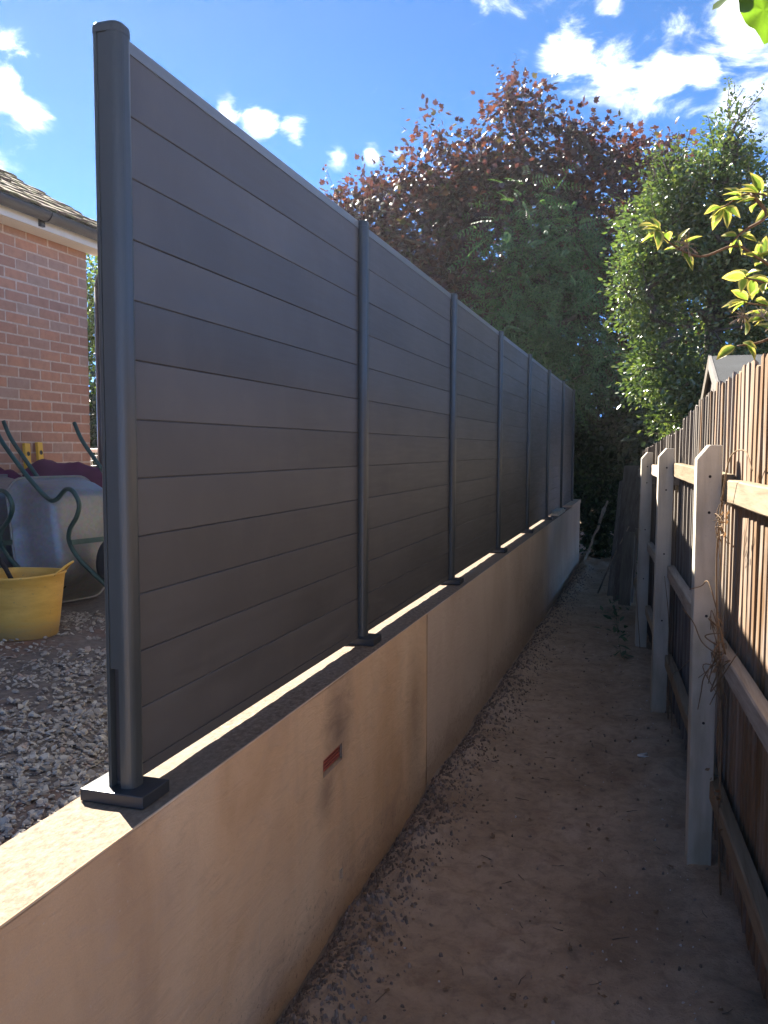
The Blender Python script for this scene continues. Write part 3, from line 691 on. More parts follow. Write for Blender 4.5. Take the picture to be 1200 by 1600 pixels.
# eaves
EX = -3.96; PITCH = R(28.5); ZE = 3.53                # tile edge over the gutter
fb = B(); fb.box(EX-0.075, EX-0.055, -3.6, HY+0.10, 3.43, 3.60); fb.build('fascia', M['fascia'], house)
fb = B(); fb.box(HX+0.002, EX-0.0751, -3.6, HY+0.10, 3.455, 3.467); fb.build('soffit', M['fascia'], house)
fb = B(); tp = math.tan(PITCH)
fb.add([(EX-0.09, HY+0.10, 3.50), (EX-0.09, HY+0.10, 3.60), (-7.0, HY+0.10, 3.60+(7.0+EX-0.09)*tp), (-7.0, HY+0.10, 3.43+(7.0+EX-0.09)*tp),
        (EX-0.09, HY+0.12, 3.50), (EX-0.09, HY+0.12, 3.60), (-7.0, HY+0.12, 3.60+(7.0+EX-0.09)*tp), (-7.0, HY+0.12, 3.43+(7.0+EX-0.09)*tp)],
       [(0,1,2,3),(7,6,5,4),(0,4,5,1),(1,5,6,2),(2,6,7,3),(3,7,4,0)]); fb.build('barge_board', M['fascia'], house)
gp = [(0.056*math.cos(R(a)), 0.056*math.sin(R(a))) for a in range(180, 361, 15)] + [(0.051*math.cos(R(a)), 0.051*math.sin(R(a))) for a in range(360, 179, -15)]
gt = B(); gt.prism([(EX+0.005+p, 3.525+q) for p, q in gp], 'y', -3.6, HY+0.17); gut = gt.build('gutter', M['gutter'], house)
gt = B(); gt.prism([(EX+0.005+0.054*math.cos(R(a)), 3.525+0.054*math.sin(R(a))) for a in range(180, 361, 15)], 'y', HY+0.165, HY+0.174); gt.build('stop_end', M['gutter'], gut)
for yb_ in (5.75, 4.93, 4.1, 3.3):
    gb = B(); gb.prism([(EX+0.005+0.062*math.cos(R(a)), 3.525+0.062*math.sin(R(a))) for a in range(180, 361, 20)] + [(EX-0.055, 3.47), (EX-0.057, 3.36), (EX-0.04, 3.36)][:0] , 'y', yb_-0.02, yb_+0.02)
    gb.box(EX-0.057, EX-0.03, yb_-0.02, yb_+0.02, 3.44, 3.51); gb.build('gutter_bracket', M['gutter'], gut)
dp = B(); dp.tube(catmull([(EX+0.005, HY+0.08, 3.475), (EX+0.0, HY+0.08, 3.41), (HX+0.16, HY+0.07, 3.35), (HX+0.09, HY+0.065, 3.29), (HX+0.06, HY+0.06, 3.20)], 4), 0.034, 10)
dp.tube([(HX+0.06, HY+0.06, 3.2), (HX+0.06, HY+0.06, YARD_Z)], 0.033, 10); dpo = dp.build('downpipe', M['gutter'], house, True)
# roof: slab plus tiles laid course by course
ca, sa = math.cos(PITCH), math.sin(PITCH)
def roofpt(s, up, y): return Vector((EX - s*ca - up*sa*0 , y, ZE + s*sa + up))
rb = B(); Lr = 3.6
a0, a1 = roofpt(0.03, -0.005, -3.6), roofpt(Lr, -0.005, -3.6)
rb.add([(a0.x, -3.6, a0.z), (a1.x, -3.6, a1.z), (a1.x, HY+0.10, a1.z), (a0.x, HY+0.10, a0.z), (a0.x, -3.6, a0.z-0.05), (a1.x, -3.6, a1.z-0.05), (a1.x, HY+0.10, a1.z-0.05), (a0.x, HY+0.10, a0.z-0.05)],
       [(0,3,2,1),(4,5,6,7),(0,1,5,4),(1,2,6,5),(2,3,7,6),(3,0,4,7)])
rb.add([(a1.x, -3.6, a1.z), (a1.x, HY+0.10, a1.z), (a1.x-3.6, HY+0.10, a1.z-2.1), (a1.x-3.6, -3.6, a1.z-2.1)], [(0,1,2,3)])
roof = rb.build('roof', M['tile'], house)
tiles = []
for q in range(4):
    bm = bmesh.new(); bmesh.ops.create_grid(bm, x_segments=4, y_segments=3, size=0.5)
    rr = random.Random(q)
    for v in bm.verts: v.co = Vector((v.co.x*0.235, v.co.y*0.172, -0.018*(v.co.y*0+0) + 0.010*(1-(v.co.y*2)**2)*0.5 + rr.uniform(-0.003, 0.003)))
    ext = bmesh.ops.extrude_face_region(bm, geom=list(bm.faces)); 
    for v in [e for e in ext['geom'] if isinstance(e, bmesh.types.BMVert)]: v.co.z += 0.016
    bmesh.ops.recalc_face_normals(bm, faces=bm.faces)
    me = bpy.data.meshes.new('roof_tile'); bm.to_mesh(me); bm.free(); me.materials.append(M['tile']); tiles.append(me)
trest = B()
for c in range(21):
    s = 0.085 + c*0.155
    y = HY+0.15 - (0.086 if c % 2 else 0) - 0.086 + random.uniform(-0.008, 0.008)
    while y > -3.5:
        q = roofpt(s, 0.018 + random.uniform(0, 0.007), y)
        mw = Matrix.Translation(q) @ Matrix.Rotation(PITCH-R(4.5)+random.gauss(0, 0.012), 4, 'Y') @ Matrix.Rotation(random.gauss(0, 0.012), 4, 'Z') @ Matrix.Rotation(random.gauss(0, 0.012), 4, 'X')
        if y > 3.4 and c < 16: inst('roof_tile', random.choice(tiles), roof, mw)
        else: trest.box(-0.117, 0.117, -0.085, 0.085, 0, 0.016, mw)
        y -= 0.175
tag(trest.build('tiling', M['tile'], roof), None, None, None, 'stuff')

# ================================================================== yard things
# slate chippings spread over the yard
def stones(name, pts, smin, smax, mat, flat=0.4, seed=1):
    rr = np.random.default_rng(seed); n = len(pts); P = np.array(pts)
    th = np.linspace(0, 2*np.pi, 6)[:5]
    ang_ = rr.uniform(0, 6.28, n)[:, None]; rad = rr.uniform(0.6, 1.1, (n, 5)); s_ = (smin + (smax-smin)*rr.random(n)**2.2)[:, None]
    el = rr.uniform(0.55, 0.95, n)[:, None]
    x = np.cos(th+rr.uniform(-0.3, 0.3, (n, 5)))*rad*s_*0.5; y = np.sin(th+rr.uniform(-0.3, 0.3, (n, 5)))*rad*s_*0.5*el
    hh = s_*flat*rr.uniform(0.5, 1.2, (n, 1))
    tk = 0.82 if flat < 0.5 else 0.5
    bot = np.stack([x*1.0, y*1.0, -hh*0.5*np.ones_like(x)], 2); top = np.stack([x*tk, y*tk, hh*0.5+rr.uniform(-0.2, 0.2, (n, 5))*hh], 2)
    v = np.concatenate([bot, top], 1)                  # n,10,3
    # random tilt and turn
    tx, ty = rr.normal(0, 0.28, n), rr.normal(0, 0.28, n)
    c, s2 = np.cos(ang_[:, 0]), np.sin(ang_[:, 0])
    X = v[:, :, 0]*c[:, None]-v[:, :, 1]*s2[:, None]; Y = v[:, :, 0]*s2[:, None]+v[:, :, 1]*c[:, None]; Z = v[:, :, 2]+X*tx[:, None]+Y*ty[:, None]
    V = np.stack([X, Y, Z], 2)+P[:, None, :]
    V = V.reshape(-1, 3); fl = []
    for i in range(n):
        b0 = i*10
        fl.append((b0+5, b0+6, b0+7, b0+8, b0+9)); fl.append((b0+4, b0+3, b0+2, b0+1, b0))
        for k in range(5): fl.append((b0+k, b0+(k+1) % 5, b0+5+(k+1) % 5, b0+5+k))
    me = bpy.data.meshes.new(name); me.from_pydata(V.tolist(), [], fl); me.materials.append(mat)
    return link(bpy.data.objects.new(name, me))
pts = []
while len(pts) < 18000:
    x = random.uniform(-4.2, WALL_B-0.012); y = random.uniform(0.6, 6.2)
    dn = fbm(x*1.4, y*1.1, 12.0)*0.9 + 0.75 - 0.62*max(0, -x-1.75) - 0.10*max(0, y-3.5)
    if random.random() < dn: pts.append((x, y, yard_h(x, y)+random.uniform(0.0, 0.014)))
tag(stones('slate_chippings', pts, 0.010, 0.044, M['slate'], 0.18, 3), 'grey slate chippings scattered over the yard beside the wall', 'gravel', None, 'stuff')

# yellow flexible tub
TX, TY = -3.10, 3.60; TZ = yard_h(TX, TY)+0.004
tub = thing('rubble_tub', 'round yellow flexible tub standing on the yard in front of the wheelbarrow', 'tub', (TX, TY, TZ))
tb = B(); prof_t = [(0.0005, 0.012), (0.165, 0.010), (0.178, 0.0), (0.184, 0.006), (0.196, 0.09), (0.206, 0.18), (0.216, 0.27), (0.223, 0.325), (0.230, 0.330), (0.232, 0.337), (0.228, 0.342), (0.219, 0.340), (0.213, 0.30), (0.196, 0.12), (0.176, 0.022), (0.0005, 0.02)]
tb.lathe([(a*0.93, b*0.97) for a, b in prof_t], n=48, sx=1.0, sy=0.95)
for v in tb.v:
    a = math.atan2(v.y, v.x); v.x += 0.006*math.sin(2*a+0.5)*(v.z/0.34); v.z += 0.005*math.sin(2*a+1.2)*(v.z/0.34)
tb.build('body', M['tub'], tub, True, Matrix.Translation((TX, TY, TZ)))
for a0 in (20, 200):
    c0 = Vector((math.cos(R(a0-26))*0.212, math.sin(R(a0-26))*0.200, 0.325)); c1 = Vector((math.cos(R(a0+26))*0.212, math.sin(R(a0+26))*0.200, 0.325))
    mid = Vector((math.cos(R(a0))*0.262, math.sin(R(a0))*0.25, 0.385))
    hb_ = B(); hb_.tube(catmull([c0, c0.lerp(mid, 0.6)+Vector((0, 0, 0.004)), mid, c1.lerp(mid, 0.6)+Vector((0, 0, 0.004)), c1], 5), 0.0065, 7)
    hb_.build('handle', M['tub'], tub, True, Matrix.Translation((TX, TY, TZ)))
rb_ = B(); rb_.lathe([(0.0005, 0.20), (0.10, 0.205), (0.182, 0.19), (0.182, 0.185), (0.0005, 0.18)], n=24)
for v in rb_.v: v.z += 0.02*fbm(v.x*9, v.y*9)
tag(rb_.build('rubble', M['yard'], None, True, Matrix.Translation((TX, TY, TZ))), 'dark soil filling the lower half of the yellow tub', 'soil')
tl = B(); tl.tube([(TX-0.26, TY+0.10, TZ+0.40), (TX-0.15, TY+0.05, TZ+0.335), (TX-0.02, TY-0.03, TZ+0.255)], [0.014, 0.012, 0.012], 8)
tag(tl.build('tool_handle', M['dark'], None, True), 'dark bar of a hand tool resting in the yellow tub', 'tool')

# wheelbarrows tipped up on their noses
def barrow(label, base, rz, lean):
    """local axes: x across, y from handles to nose (tray rim plane z=0), tray bulges to +z"""
    root = thing('wheelbarrow', label, 'wheelbarrow', base, 'wheelbarrows stood on end in the yard')
    mw = Matrix.Translation(base) @ Matrix.Rotation(rz, 4, 'Z') @ Matrix.Rotation(lean, 4, 'X')
    # tray: loft of rounded rectangles from the rim to the floor; local Z is up along the barrow, Y is the way the floor faces
    def ring(cz, hx, hz, rad, depth, n=7):
        o = []
        for sx, sz, a0 in ((1, -1, -90), (1, 1, 0), (-1, 1, 90), (-1, -1, 180)):
            for k in range(n+1):
                a = R(a0+90*k/n); o.append(Vector((sx*(hx-rad)+rad*math.cos(a), -depth, cz+sz*(hz-rad)+rad*math.sin(a))))
        return o
    rings = [ring(0.40, 0.325, 0.395, 0.13, -0.012), ring(0.40, 0.325, 0.395, 0.13, 0.0), ring(0.40, 0.315, 0.385, 0.125, 0.004), ring(0.405, 0.285, 0.34, 0.115, 0.13), ring(0.415, 0.245, 0.275, 0.10, 0.25), ring(0.42, 0.225, 0.245, 0.09, 0.285), ring(0.42, 0.19, 0.205, 0.08, 0.30), ring(0.42, 0.08, 0.09, 0.05, 0.303)]
    b_ = B(); n_ = len(rings[0])
    for rg in rings: b_.v += rg
    for i in range(len(rings)-1):
        for k in range(n_): b_.f.append((i*n_+k, i*n_+(k+1) % n_, (i+1)*n_+(k+1) % n_, (i+1)*n_+k))
    b_.f.append(tuple((len(rings)-1)*n_+k for k in range(n_)))
    tr = b_.build('tray', M['galv'], root, True, mw)
    md = tr.modifiers.new('thickness', 'SOLIDIFY'); md.thickness = 0.004
    rim = B(); rg = ring(0.40, 0.328, 0.398, 0.13, -0.006); rim.tube(rg+[rg[0]], 0.0085, 6, False); rim.build('rim', M['galv'], tr, True, mw)
    for s in (-1, 1):
        fr = B(); dz = [(-0.09, 1.17, 0.30), (-0.04, 1.05, 0.30), (0.07, 0.90, 0.295), (0.19, 0.75, 0.285), (0.29, 0.635, 0.262), (0.36, 0.622, 0.26), (0.46, 0.668, 0.265), (0.53, 0.645, 0.27), (0.558, 0.57, 0.265), (0.51, 0.50, 0.255), (0.41, 0.435, 0.235), (0.375, 0.36, 0.22), (0.39, 0.26, 0.18), (0.44, 0.16, 0.13), (0.50, 0.06, 0.075)]
        fr.tube(catmull([(s*x, -d, z) for d, z, x in dz], 6), 0.0138, 9); fr.build('frame_tube', M['green'], root, True, mw)
    cbq = B(); cbq.box(-0.225, 0.225, -0.400, -0.392, 0.345, 0.375); cbq.build('cross_brace', M['green'], root, False, mw)
    wh = B(); wprof = []
    for k in range(13):
        a = 2*math.pi*k/12; wprof.append((0.135+0.043*math.cos(a), 0.038*math.sin(a)))
    wh.lathe(wprof, n=28); wmw = mw @ Matrix.Translation((0, -0.505, 0.19)) @ Matrix.Rotation(R(90), 4, 'Y')
    wo_ = wh.build('wheel', M['rubber'], root, True, wmw)
    hb2 = B(); hb2.lathe([(0.02, -0.055), (0.02, -0.02), (0.1, -0.015), (0.1, 0.015), (0.02, 0.02), (0.02, 0.055)], n=20); hb2.build('hub', M['green'], wo_, True, wmw)
    return root
by = yard_h(-3.4, 4.4)
barrow('galvanised wheelbarrow with green tube frame tipped on end behind the yellow tub', (-3.50, 4.46, by+0.015), R(76), R(-9))
barrow('second galvanised wheelbarrow further left, half out of the picture', (-3.97, 4.36, by+0.015), R(82), R(-7))

# maroon dust sheet thrown over the tipped barrow: a draped sheet
def drape(c, w, d, top, rz, seed):
    n_, m_ = 34, 26; V = []; F = []
    for j in range(m_+1):
        for i in range(n_+1):
            u = i/n_-0.5; v = j/m_-0.5
            x = u*w; y = v*d
            prof_z = top - 1.9*max(0, abs(v)-0.10)**1.25 - 0.55*max(0, abs(u)-0.30)**1.3 - 0.10*u
            fold = 0.035*math.sin(u*17+v*6+seed) * (0.35+1.5*abs(v)) + 0.03*fbm(u*4, v*4, seed) + 0.012*fbm(u*13, v*9, seed)
            z = prof_z + fold*0.6
            y2 = y*(1-0.55*min(1, abs(v)*2)) + 0.03*fold*10*(1 if v > 0 else -1)*abs(v)
            q = Matrix.Rotation(rz, 3, 'Z') @ Vector((x, y2, 0))
            V.append((c[0]+q.x, c[1]+q.y, max(z, YARD_Z+0.03)))
    for j in range(m_):
        for i in range(n_): a = j*(n_+1)+i; F.append((a, a+1, a+n_+2, a+n_+1))
    return V, F
V, F = drape((-3.74, 4.98), 0.78, 0.8, 1.815, R(20), 2.0)
cl = obj('dust_sheet', V, F, M['cloth'], None, True); tag(cl, 'maroon cloth sheet draped in a heap behind the upturned wheelbarrow', 'sheet'); mdf = cl.modifiers.new('thickness', 'SOLIDIFY'); mdf.thickness = 0.006
V, F = drape((-4.10, 4.62), 0.30, 0.6, 1.79, R(30), 5.0)
cl = obj('dust_sheet', V, F, M['cloth'], None, True); tag(cl, 'maroon cloth over the second wheelbarrow at the left edge', 'sheet'); mdf = cl.modifiers.new('thickness', 'SOLIDIFY'); mdf.thickness = 0.006

# two spirit levels leaning on the house wall
def level(y, label, lean=0.12):
    z0 = yard_h(-4.05, y)+0.002; L = 1.02
    root = thing('spirit_level', label, 'spirit level', (HX+lean, y, z0))
    th = math.asin((lean-0.022)/L)
    mw = Matrix.Translation((HX+lean, y, z0)) @ Matrix.Rotation(-th, 4, 'Y') @ Matrix.Rotation(R(-3), 4, 'X')
    b_ = B(); b_.box(-0.0125, 0.0125, -0.026, 0.026, 0, L); bd = b_.build('body', M['level'], root, False, mw)
    md = bd.modifiers.new('soft edges', 'BEVEL'); md.width = 0.003; md.segments = 2
    for z in (L-0.075, 0.5, 0.075):
        v_ = B(); v_.lathe([(0.0005, 0), (0.016, 0), (0.016, 0.002), (0.0005, 0.002)], n=16)
        v_.build('vial_port', M['slot'], root, False, mw @ Matrix.Translation((0.0126, 0, z)) @ Matrix.Rotation(R(90), 4, 'Y'))
        v_ = B(); v_.lathe([(0.017, 0), (0.0195, 0), (0.0195, 0.0025), (0.017, 0.0025), (0.017, 0)], n=16)
        v_.build('port_ring', M['level'], root, False, mw @ Matrix.Translation((0.0127, 0, z)) @ Matrix.Rotation(R(90), 4, 'Y'))
level(4.93, 'yellow spirit level leaning on the brick wall, the one nearer the camera')
level(5.06, 'yellow spirit level leaning on the brick wall, nearer the house corner', 0.14)

# small football goal behind the house corner
GXa, GYa = -5.35, 7.2
goal = thing('football_goal', 'small white football goal with net just past the house corner', 'goal', (GXa, GYa, YARD_Z))
gb = B(); z0 = YARD_Z; z1 = 1.91
gb.tube([(GXa, GYa, z0), (GXa, GYa, z1), (GXa+1.5, GYa+0.55, z1), (GXa+1.5, GYa+0.55, z0)], 0.024, 10); gb.build('frame', M['white'], goal, True)
nb_ = B()
for k in range(30):
    a = k/29; p = Vector((GXa, GYa, 0)).lerp(Vector((GXa+1.5, GYa+0.55, 0)), a)
    nb_.tube([(p.x, p.y+0.01, z1), (p.x-0.06, p.y+0.22, (z0+z1)/2), (p.x-0.2, p.y+0.6, z0+0.01)], 0.0028, 3, False)
for k in range(20):
    a = k/19; z = z1+(z0-z1)*a; oy = 0.01+0.5*a**1.3; nb_.tube([(GXa-0.18*a, GYa+oy, z), (GXa+1.5-0.18*a, GYa+0.55+oy, z)], 0.0028, 3, False)
nb_.build('net', M['white'], goal)

# ================================================================== neighbour's shed
SX, SY, SZ = 0.475, 7.2, 2.66
shed = thing('garden_shed', 'shed with grey felt roof showing above the timber fence', 'shed', (SX+1, SY, 0))
pt_ = 0.33/1.07; hl = 1.25
b_ = B()
for s in (-1, 1):
    b_.add([(SX-0.03, SY, SZ), (SX+2.6, SY, SZ), (SX+2.6, SY+s*hl, SZ-hl*pt_), (SX-0.03, SY+s*hl, SZ-hl*pt_), (SX-0.03, SY, SZ+0.014), (SX+2.6, SY, SZ+0.014), (SX+2.6, SY+s*hl, SZ-hl*pt_+0.014), (SX-0.03, SY+s*hl, SZ-hl*pt_+0.014)], [(0,1,2,3),(7,6,5,4),(0,4,5,1),(2,6,7,3),(0,3,7,4),(1,5,6,2)])
b_.build('roof', M['felt'], shed)
for s, mt, dz, nm in ((-1, M['offwhite'], 0.0, 'off white painted barge board'), (1, M['board_grey'], 0.012, 'grey weathered barge board')):
    b_ = B(); x0, x1 = SX-0.052, SX-0.032
    b_.add([(x, SY+s*yy, SZ-yy*pt_+dd+dz) for x in (x0, x1) for (yy, dd) in ((0.0015, 0.018), (hl, 0.018), (hl, -0.09), (0.0015, -0.09))], [(0,1,2,3),(7,6,5,4),(0,4,5,1),(1,5,6,2),(2,6,7,3),(3,7,4,0)])
    o = b_.build('barge_board', mt, shed); o['label'] = nm
for k in range(20):
    y = SY-1.15+k*0.121; zt = SZ-abs(y-SY)*pt_-0.03
    b_ = B(); b_.box(SX-0.012+random.uniform(0,0.004), SX+0.008, y-0.0585, y+0.0585, 0.0, zt-0.02); b_.build('cladding_board', M['greypicket'], shed)
b_ = B(); b_.box(SX+0.01, SX+2.5, SY-1.13, SY+1.13, 0, SZ-0.42); b_.build('shell', M['greypicket'], shed)

# ================================================================== trees and plants
def norm(a): return a/np.maximum(np.linalg.norm(a, axis=1, keepdims=True), 1e-9)
def leaf_template(kind):
    if kind == 'maple':
        o = [(0, -0.02), (0.22, -0.10), (0.20, 0.10), (0.50, 0.14), (0.34, 0.34), (0.46, 0.62), (0.20, 0.56), (0.0, 1.0), (-0.20, 0.56), (-0.46, 0.62), (-0.34, 0.34), (-0.50, 0.14), (-0.20, 0.10), (-0.22, -0.10)]
        v = [(0, 0.32, 0.04)] + [(x, y, -0.10*abs(x)-0.10*y*y) for x, y in o]; n = len(o)
        return np.array(v), [(0, 1+i, 1+(i+1) % n) for i in range(n)]
    if kind == 'oval':
        v = [(0, 0, 0), (0.20, 0.25, 0.05), (0.24, 0.55, 0.06), (0, 1.0, -0.10), (-0.24, 0.55, 0.06), (-0.20, 0.25, 0.05), (0, 0.5, -0.02)]
        return np.array(v), [(0, 1, 6), (1, 2, 6), (2, 3, 6), (3, 4, 6), (4, 5, 6), (5, 0, 6)]
    if kind == 'ivy':
        v = [(0, 0, 0), (0.42, 0.10, -0.04), (0.30, 0.55, 0.02), (0, 1.0, -0.08), (-0.30, 0.55, 0.02), (-0.42, 0.10, -0.04), (0, 0.4, 0.05)]
        return np.array(v), [(0, 1, 6), (1, 2, 6), (2, 3, 6), (3, 4, 6), (4, 5, 6), (5, 0, 6)]
    if kind == 'lance':
        v = [(0, 0, 0), (0.15, 0.35, 0.02), (0.12, 0.65, 0.0), (0, 1, -0.08), (-0.12, 0.65, 0.0), (-0.15, 0.35, 0.02)]
        return np.array(v), [(0, 1, 5), (1, 2, 4, 5), (2, 3, 4)]
def leaves(name, P, A, N, size, kind, mat, parent, rr):
    """one mesh of leaves: position, direction, facing, length"""
    T, F = leaf_template(kind); n = len(P)
    A = norm(A); N = norm(N - A*np.sum(A*N, 1, keepdims=True)); X = np.cross(A, N)
    s = size[:, None, None]; wv = rr.uniform(0.85, 1.15, (n, 1, 1))
    V = P[:, None, :] + s*(T[None, :, 0:1]*wv*X[:, None, :] + T[None, :, 1:2]*A[:, None, :] + T[None, :, 2:3]*N[:, None, :]*rr.uniform(0.3, 2.2, (n, 1, 1)))
    k = len(T); nv = n*k
    me = bpy.data.meshes.new(name); me.vertices.add(nv); me.vertices.foreach_set('co', V.reshape(-1).astype(np.float32))
    fl = np.concatenate([np.array(q) for q in F]); ls = np.array([len(q) for q in F]); st = np.concatenate([[0], np.cumsum(ls)[:-1]])
    loops = (fl[None, :] + (np.arange(n)*k)[:, None]).reshape(-1); starts = (st[None, :] + (np.arange(n)*len(fl))[:, None]).reshape(-1)
    me.loops.add(len(loops)); me.loops.foreach_set('vertex_index', loops.astype(np.int32))
    me.polygons.add(len(starts)); me.polygons.foreach_set('loop_start', starts.astype(np.int32))
    me.update(calc_edges=True); me.validate(); me.materials.append(mat)
    o = link(bpy.data.objects.new(name, me), parent); return o
def in_blobs(blobs, n, rr, shell=0.55):
    """points in a union of ellipsoids (cx,cy,cz,rx,ry,rz), denser towards the skin"""
    vol = np.array([b[3]*b[4]*b[5] for b in blobs])**0.75; pick = rr.choice(len(blobs), n, p=vol/vol.sum()); bl = np.array(blobs)[pick]
    d = norm(rr.normal(size=(n, 3))); rad = rr.random(n)**(1/3)*(1-shell) + shell*rr.random(n)**0.25
    return bl[:, :3] + d*bl[:, 3:]*rad[:, None], norm(d/np.maximum(bl[:, 3:], 0.1))
def skeleton(root_pts, targets, r0, r1=0.006, nsides=6):
    """trunk polyline, then every target joined to the nearest lower node"""
    nodes = [Vector(p) for p in root_pts]; par = [i-1 for i in range(len(nodes))]; cnt = [0]*len(nodes)
    base = nodes[-1]
    for tgt in sorted([Vector(t) for t in targets], key=lambda t: (t-base).length):
        best = min(range(len(nodes)), key=lambda i: (nodes[i]-tgt).length + (0.8*max(0, nodes[i].z-tgt.z)) + (0.7 if i < len(root_pts)-3 else 0))
        a = nodes[best]; seg = max(1, int((tgt-a).length/0.55)); last = best
        for k in range(1, seg+1):
            q = a.lerp(tgt, k/seg)
            if k < seg: q += Vector((random.gauss(0, 0.05), random.gauss(0, 0.05), random.gauss(0, 0.05)+0.06*math.sin(math.pi*k/seg)))
            nodes.append(q); par.append(last); cnt.append(0); last = len(nodes)-1
        cnt[last] += 1
    for i in range(len(nodes)-1, 0, -1): cnt[par[i]] += cnt[i]
    tot = max(1, cnt[0]); b_ = B()
    rad = [max(r1, r0*(c/tot)**0.45) for c in cnt]
    kids = {}
    for i in range(1, len(nodes)): kids.setdefault(par[i], []).append(i)
    for i in range(1, len(nodes)):
        p = par[i]
        if (nodes[i]-nodes[p]).length < 1e-4: continue
        b_.tube([nodes[p], nodes[i]], [rad[i] if len(kids.get(p, [])) > 1 and p >= len(root_pts) else rad[p], rad[i]], nsides, False)
    return b_
def tree(name, label, cat, base, trunk, blobs, nclu, nper, crad, lsize, kind, lmat, r0, seed, group=None, shoots=0, shoot_len=(0.4, 0.9), droop=0.3, up=0.6, shell=0.55, bark='bark', compound=False, zmin=None, shoot_z=None, shoot_up=0.6):
    rr = np.random.default_rng(seed); random.seed(seed)
    root = thing(name, label, cat, base, group)
    C, D = in_blobs(blobs, nclu, rr, shell)
    if zmin is not None: C[:, 2] = np.maximum(C[:, 2], zmin)
    sk = skeleton(trunk, C[::3].tolist(), r0)
    P, A, N, Sz = [], [], [], []
    nl = rr.poisson(nper, nclu)
    for c, d, n in zip(C, D, nl):
        if n == 0: continue
        off = rr.normal(size=(n, 3))*crad*np.array([1, 1, 0.75]); P.append(c+off)
        a = norm(off + 0.35*d*crad + np.array([0, 0, -droop*crad]) + rr.normal(size=(n, 3))*crad*0.35); A.append(a)
        N.append(norm(rr.normal(size=(n, 3)) + np.array([0, 0, up*1.6]) + 0.5*d)); Sz.append(lsize*rr.uniform(0.6, 1.25, n))
    if shoots:
        w = C[:, 2]-C[:, 2].min() if shoot_z is None else (C[:, 2] > shoot_z)*1.0
        # only clusters near the outline carry free shoots
        ctr = C.mean(0); w = w*np.linalg.norm((C-ctr), axis=1)**2; w[np.arange(nclu) % 3 != 0] = 0; idx = rr.choice(nclu, shoots, p=w/w.sum())
        for i in idx:
            d = norm((D[i]*0.7 + rr.normal(size=3)*0.35 + np.array([0, 0, shoot_up]))[None])[0]; L = rr.uniform(*shoot_len)
            q0 = C[i]; pts_ = [q0 + d*L*t + np.array([0, 0, -0.10*L*t*t]) + rr.normal(size=3)*0.01 for t in np.linspace(0, 1, 5)]
            sk.tube([tuple(p) for p in pts_], [0.008, 0.007, 0.005, 0.004, 0.002], 4, False)
            nn_ = int(L/(lsize*0.28))
            tt = np.sort(rr.random(nn_)**0.8); base_p = np.array([q0 + d*L*t + np.array([0, 0, -0.10*L*t*t]) for t in tt])
            side = norm(np.cross(np.tile(d, (nn_, 1)), rr.normal(size=(nn_, 3)))); P.append(base_p + side*0.02)
            A.append(norm(side + 0.55*d + np.array([0, 0, -droop]))); N.append(norm(rr.normal(size=(nn_, 3))*0.6 + np.array([0, 0, 1]) + 0.3*d)); Sz.append(lsize*rr.uniform(0.55, 1.0, nn_)*(1.05-0.4*tt))
    P, A, N, Sz = map(np.concatenate, (P, A, N, Sz))
    if compound:   # each position carries a frond of paired leaflets
        P2, A2, N2, S2 = [], [], [], []
        for k in range(6):
            for s in (-1, 1):
                side = norm(np.cross(A, N)); L = Sz*4.2
                drop = np.array([0, 0, -1.0])[None]*(0.12*(k/5.0)**2*L)[:, None]
                P2.append(P + A*(L*(0.15+0.85*k/5))[:, None] + drop); A2.append(norm(side*s + 0.55*A + np.array([0, 0, -0.35]))); N2.append(N); S2.append(Sz*(1.0-0.06*k))
        P, A, N, Sz = map(np.concatenate, (P2, A2, N2, S2))
    P, A, N, Sz = P.astype(float), A, N, Sz
    tr = sk.build('trunk', M[bark], root, True)
    leaves('crown', P, A, N, Sz, kind, lmat, root, rr)
    return root

# the big purple maple past the end of the wall
tree('maple_tree', 'large purple leaved maple tree with red top behind the fence end', 'tree', (-2.8, 17.6, 0),
     [(-2.8, 17.6, -0.5), (-2.75, 17.55, 1.0), (-2.85, 17.5, 2.2), (-2.7, 17.4, 3.4), (-2.65, 17.3, 4.8), (-2.6, 17.2, 6.2), (-2.55, 17.1, 7.6)],
     [(-2.7, 17.2, 5.7, 1.9, 1.6, 2.1), (-4.6, 17.2, 6.2, 1.3, 1.3, 1.6), (-5.9, 17.2, 6.5, 0.85, 0.9, 1.0), (-0.9, 17.4, 6.2, 1.3, 1.4, 1.75), (-3.6, 17.2, 6.9, 0.8, 0.8, 0.7), (-2.6, 17.1, 8.0, 0.5, 0.5, 1.0), (-2.5, 17.1, 8.9, 0.22, 0.25, 0.35), (-1.5, 17.2, 7.6, 0.4, 0.5, 0.75), (-3.4, 17.1, 7.6, 0.35, 0.4, 0.7),
      (-4.35, 17.1, 7.9, 0.36, 0.4, 0.75), (-6.5, 17.1, 6.9, 0.4, 0.5, 0.5), (-2.6, 17.3, 3.8, 2.6, 1.6, 1.6), (0.1, 17.3, 7.35, 0.3, 0.4, 0.5), (-0.9, 17.2, 7.75, 0.35, 0.4, 0.35), (0.5, 17.5, 4.8, 0.8, 1.2, 1.4)],
     860, 44, 0.25, 0.128, 'maple', M['maple'], 0.26, 11, None, 120, (0.5, 1.1), 0.45, 0.5, 0.5)
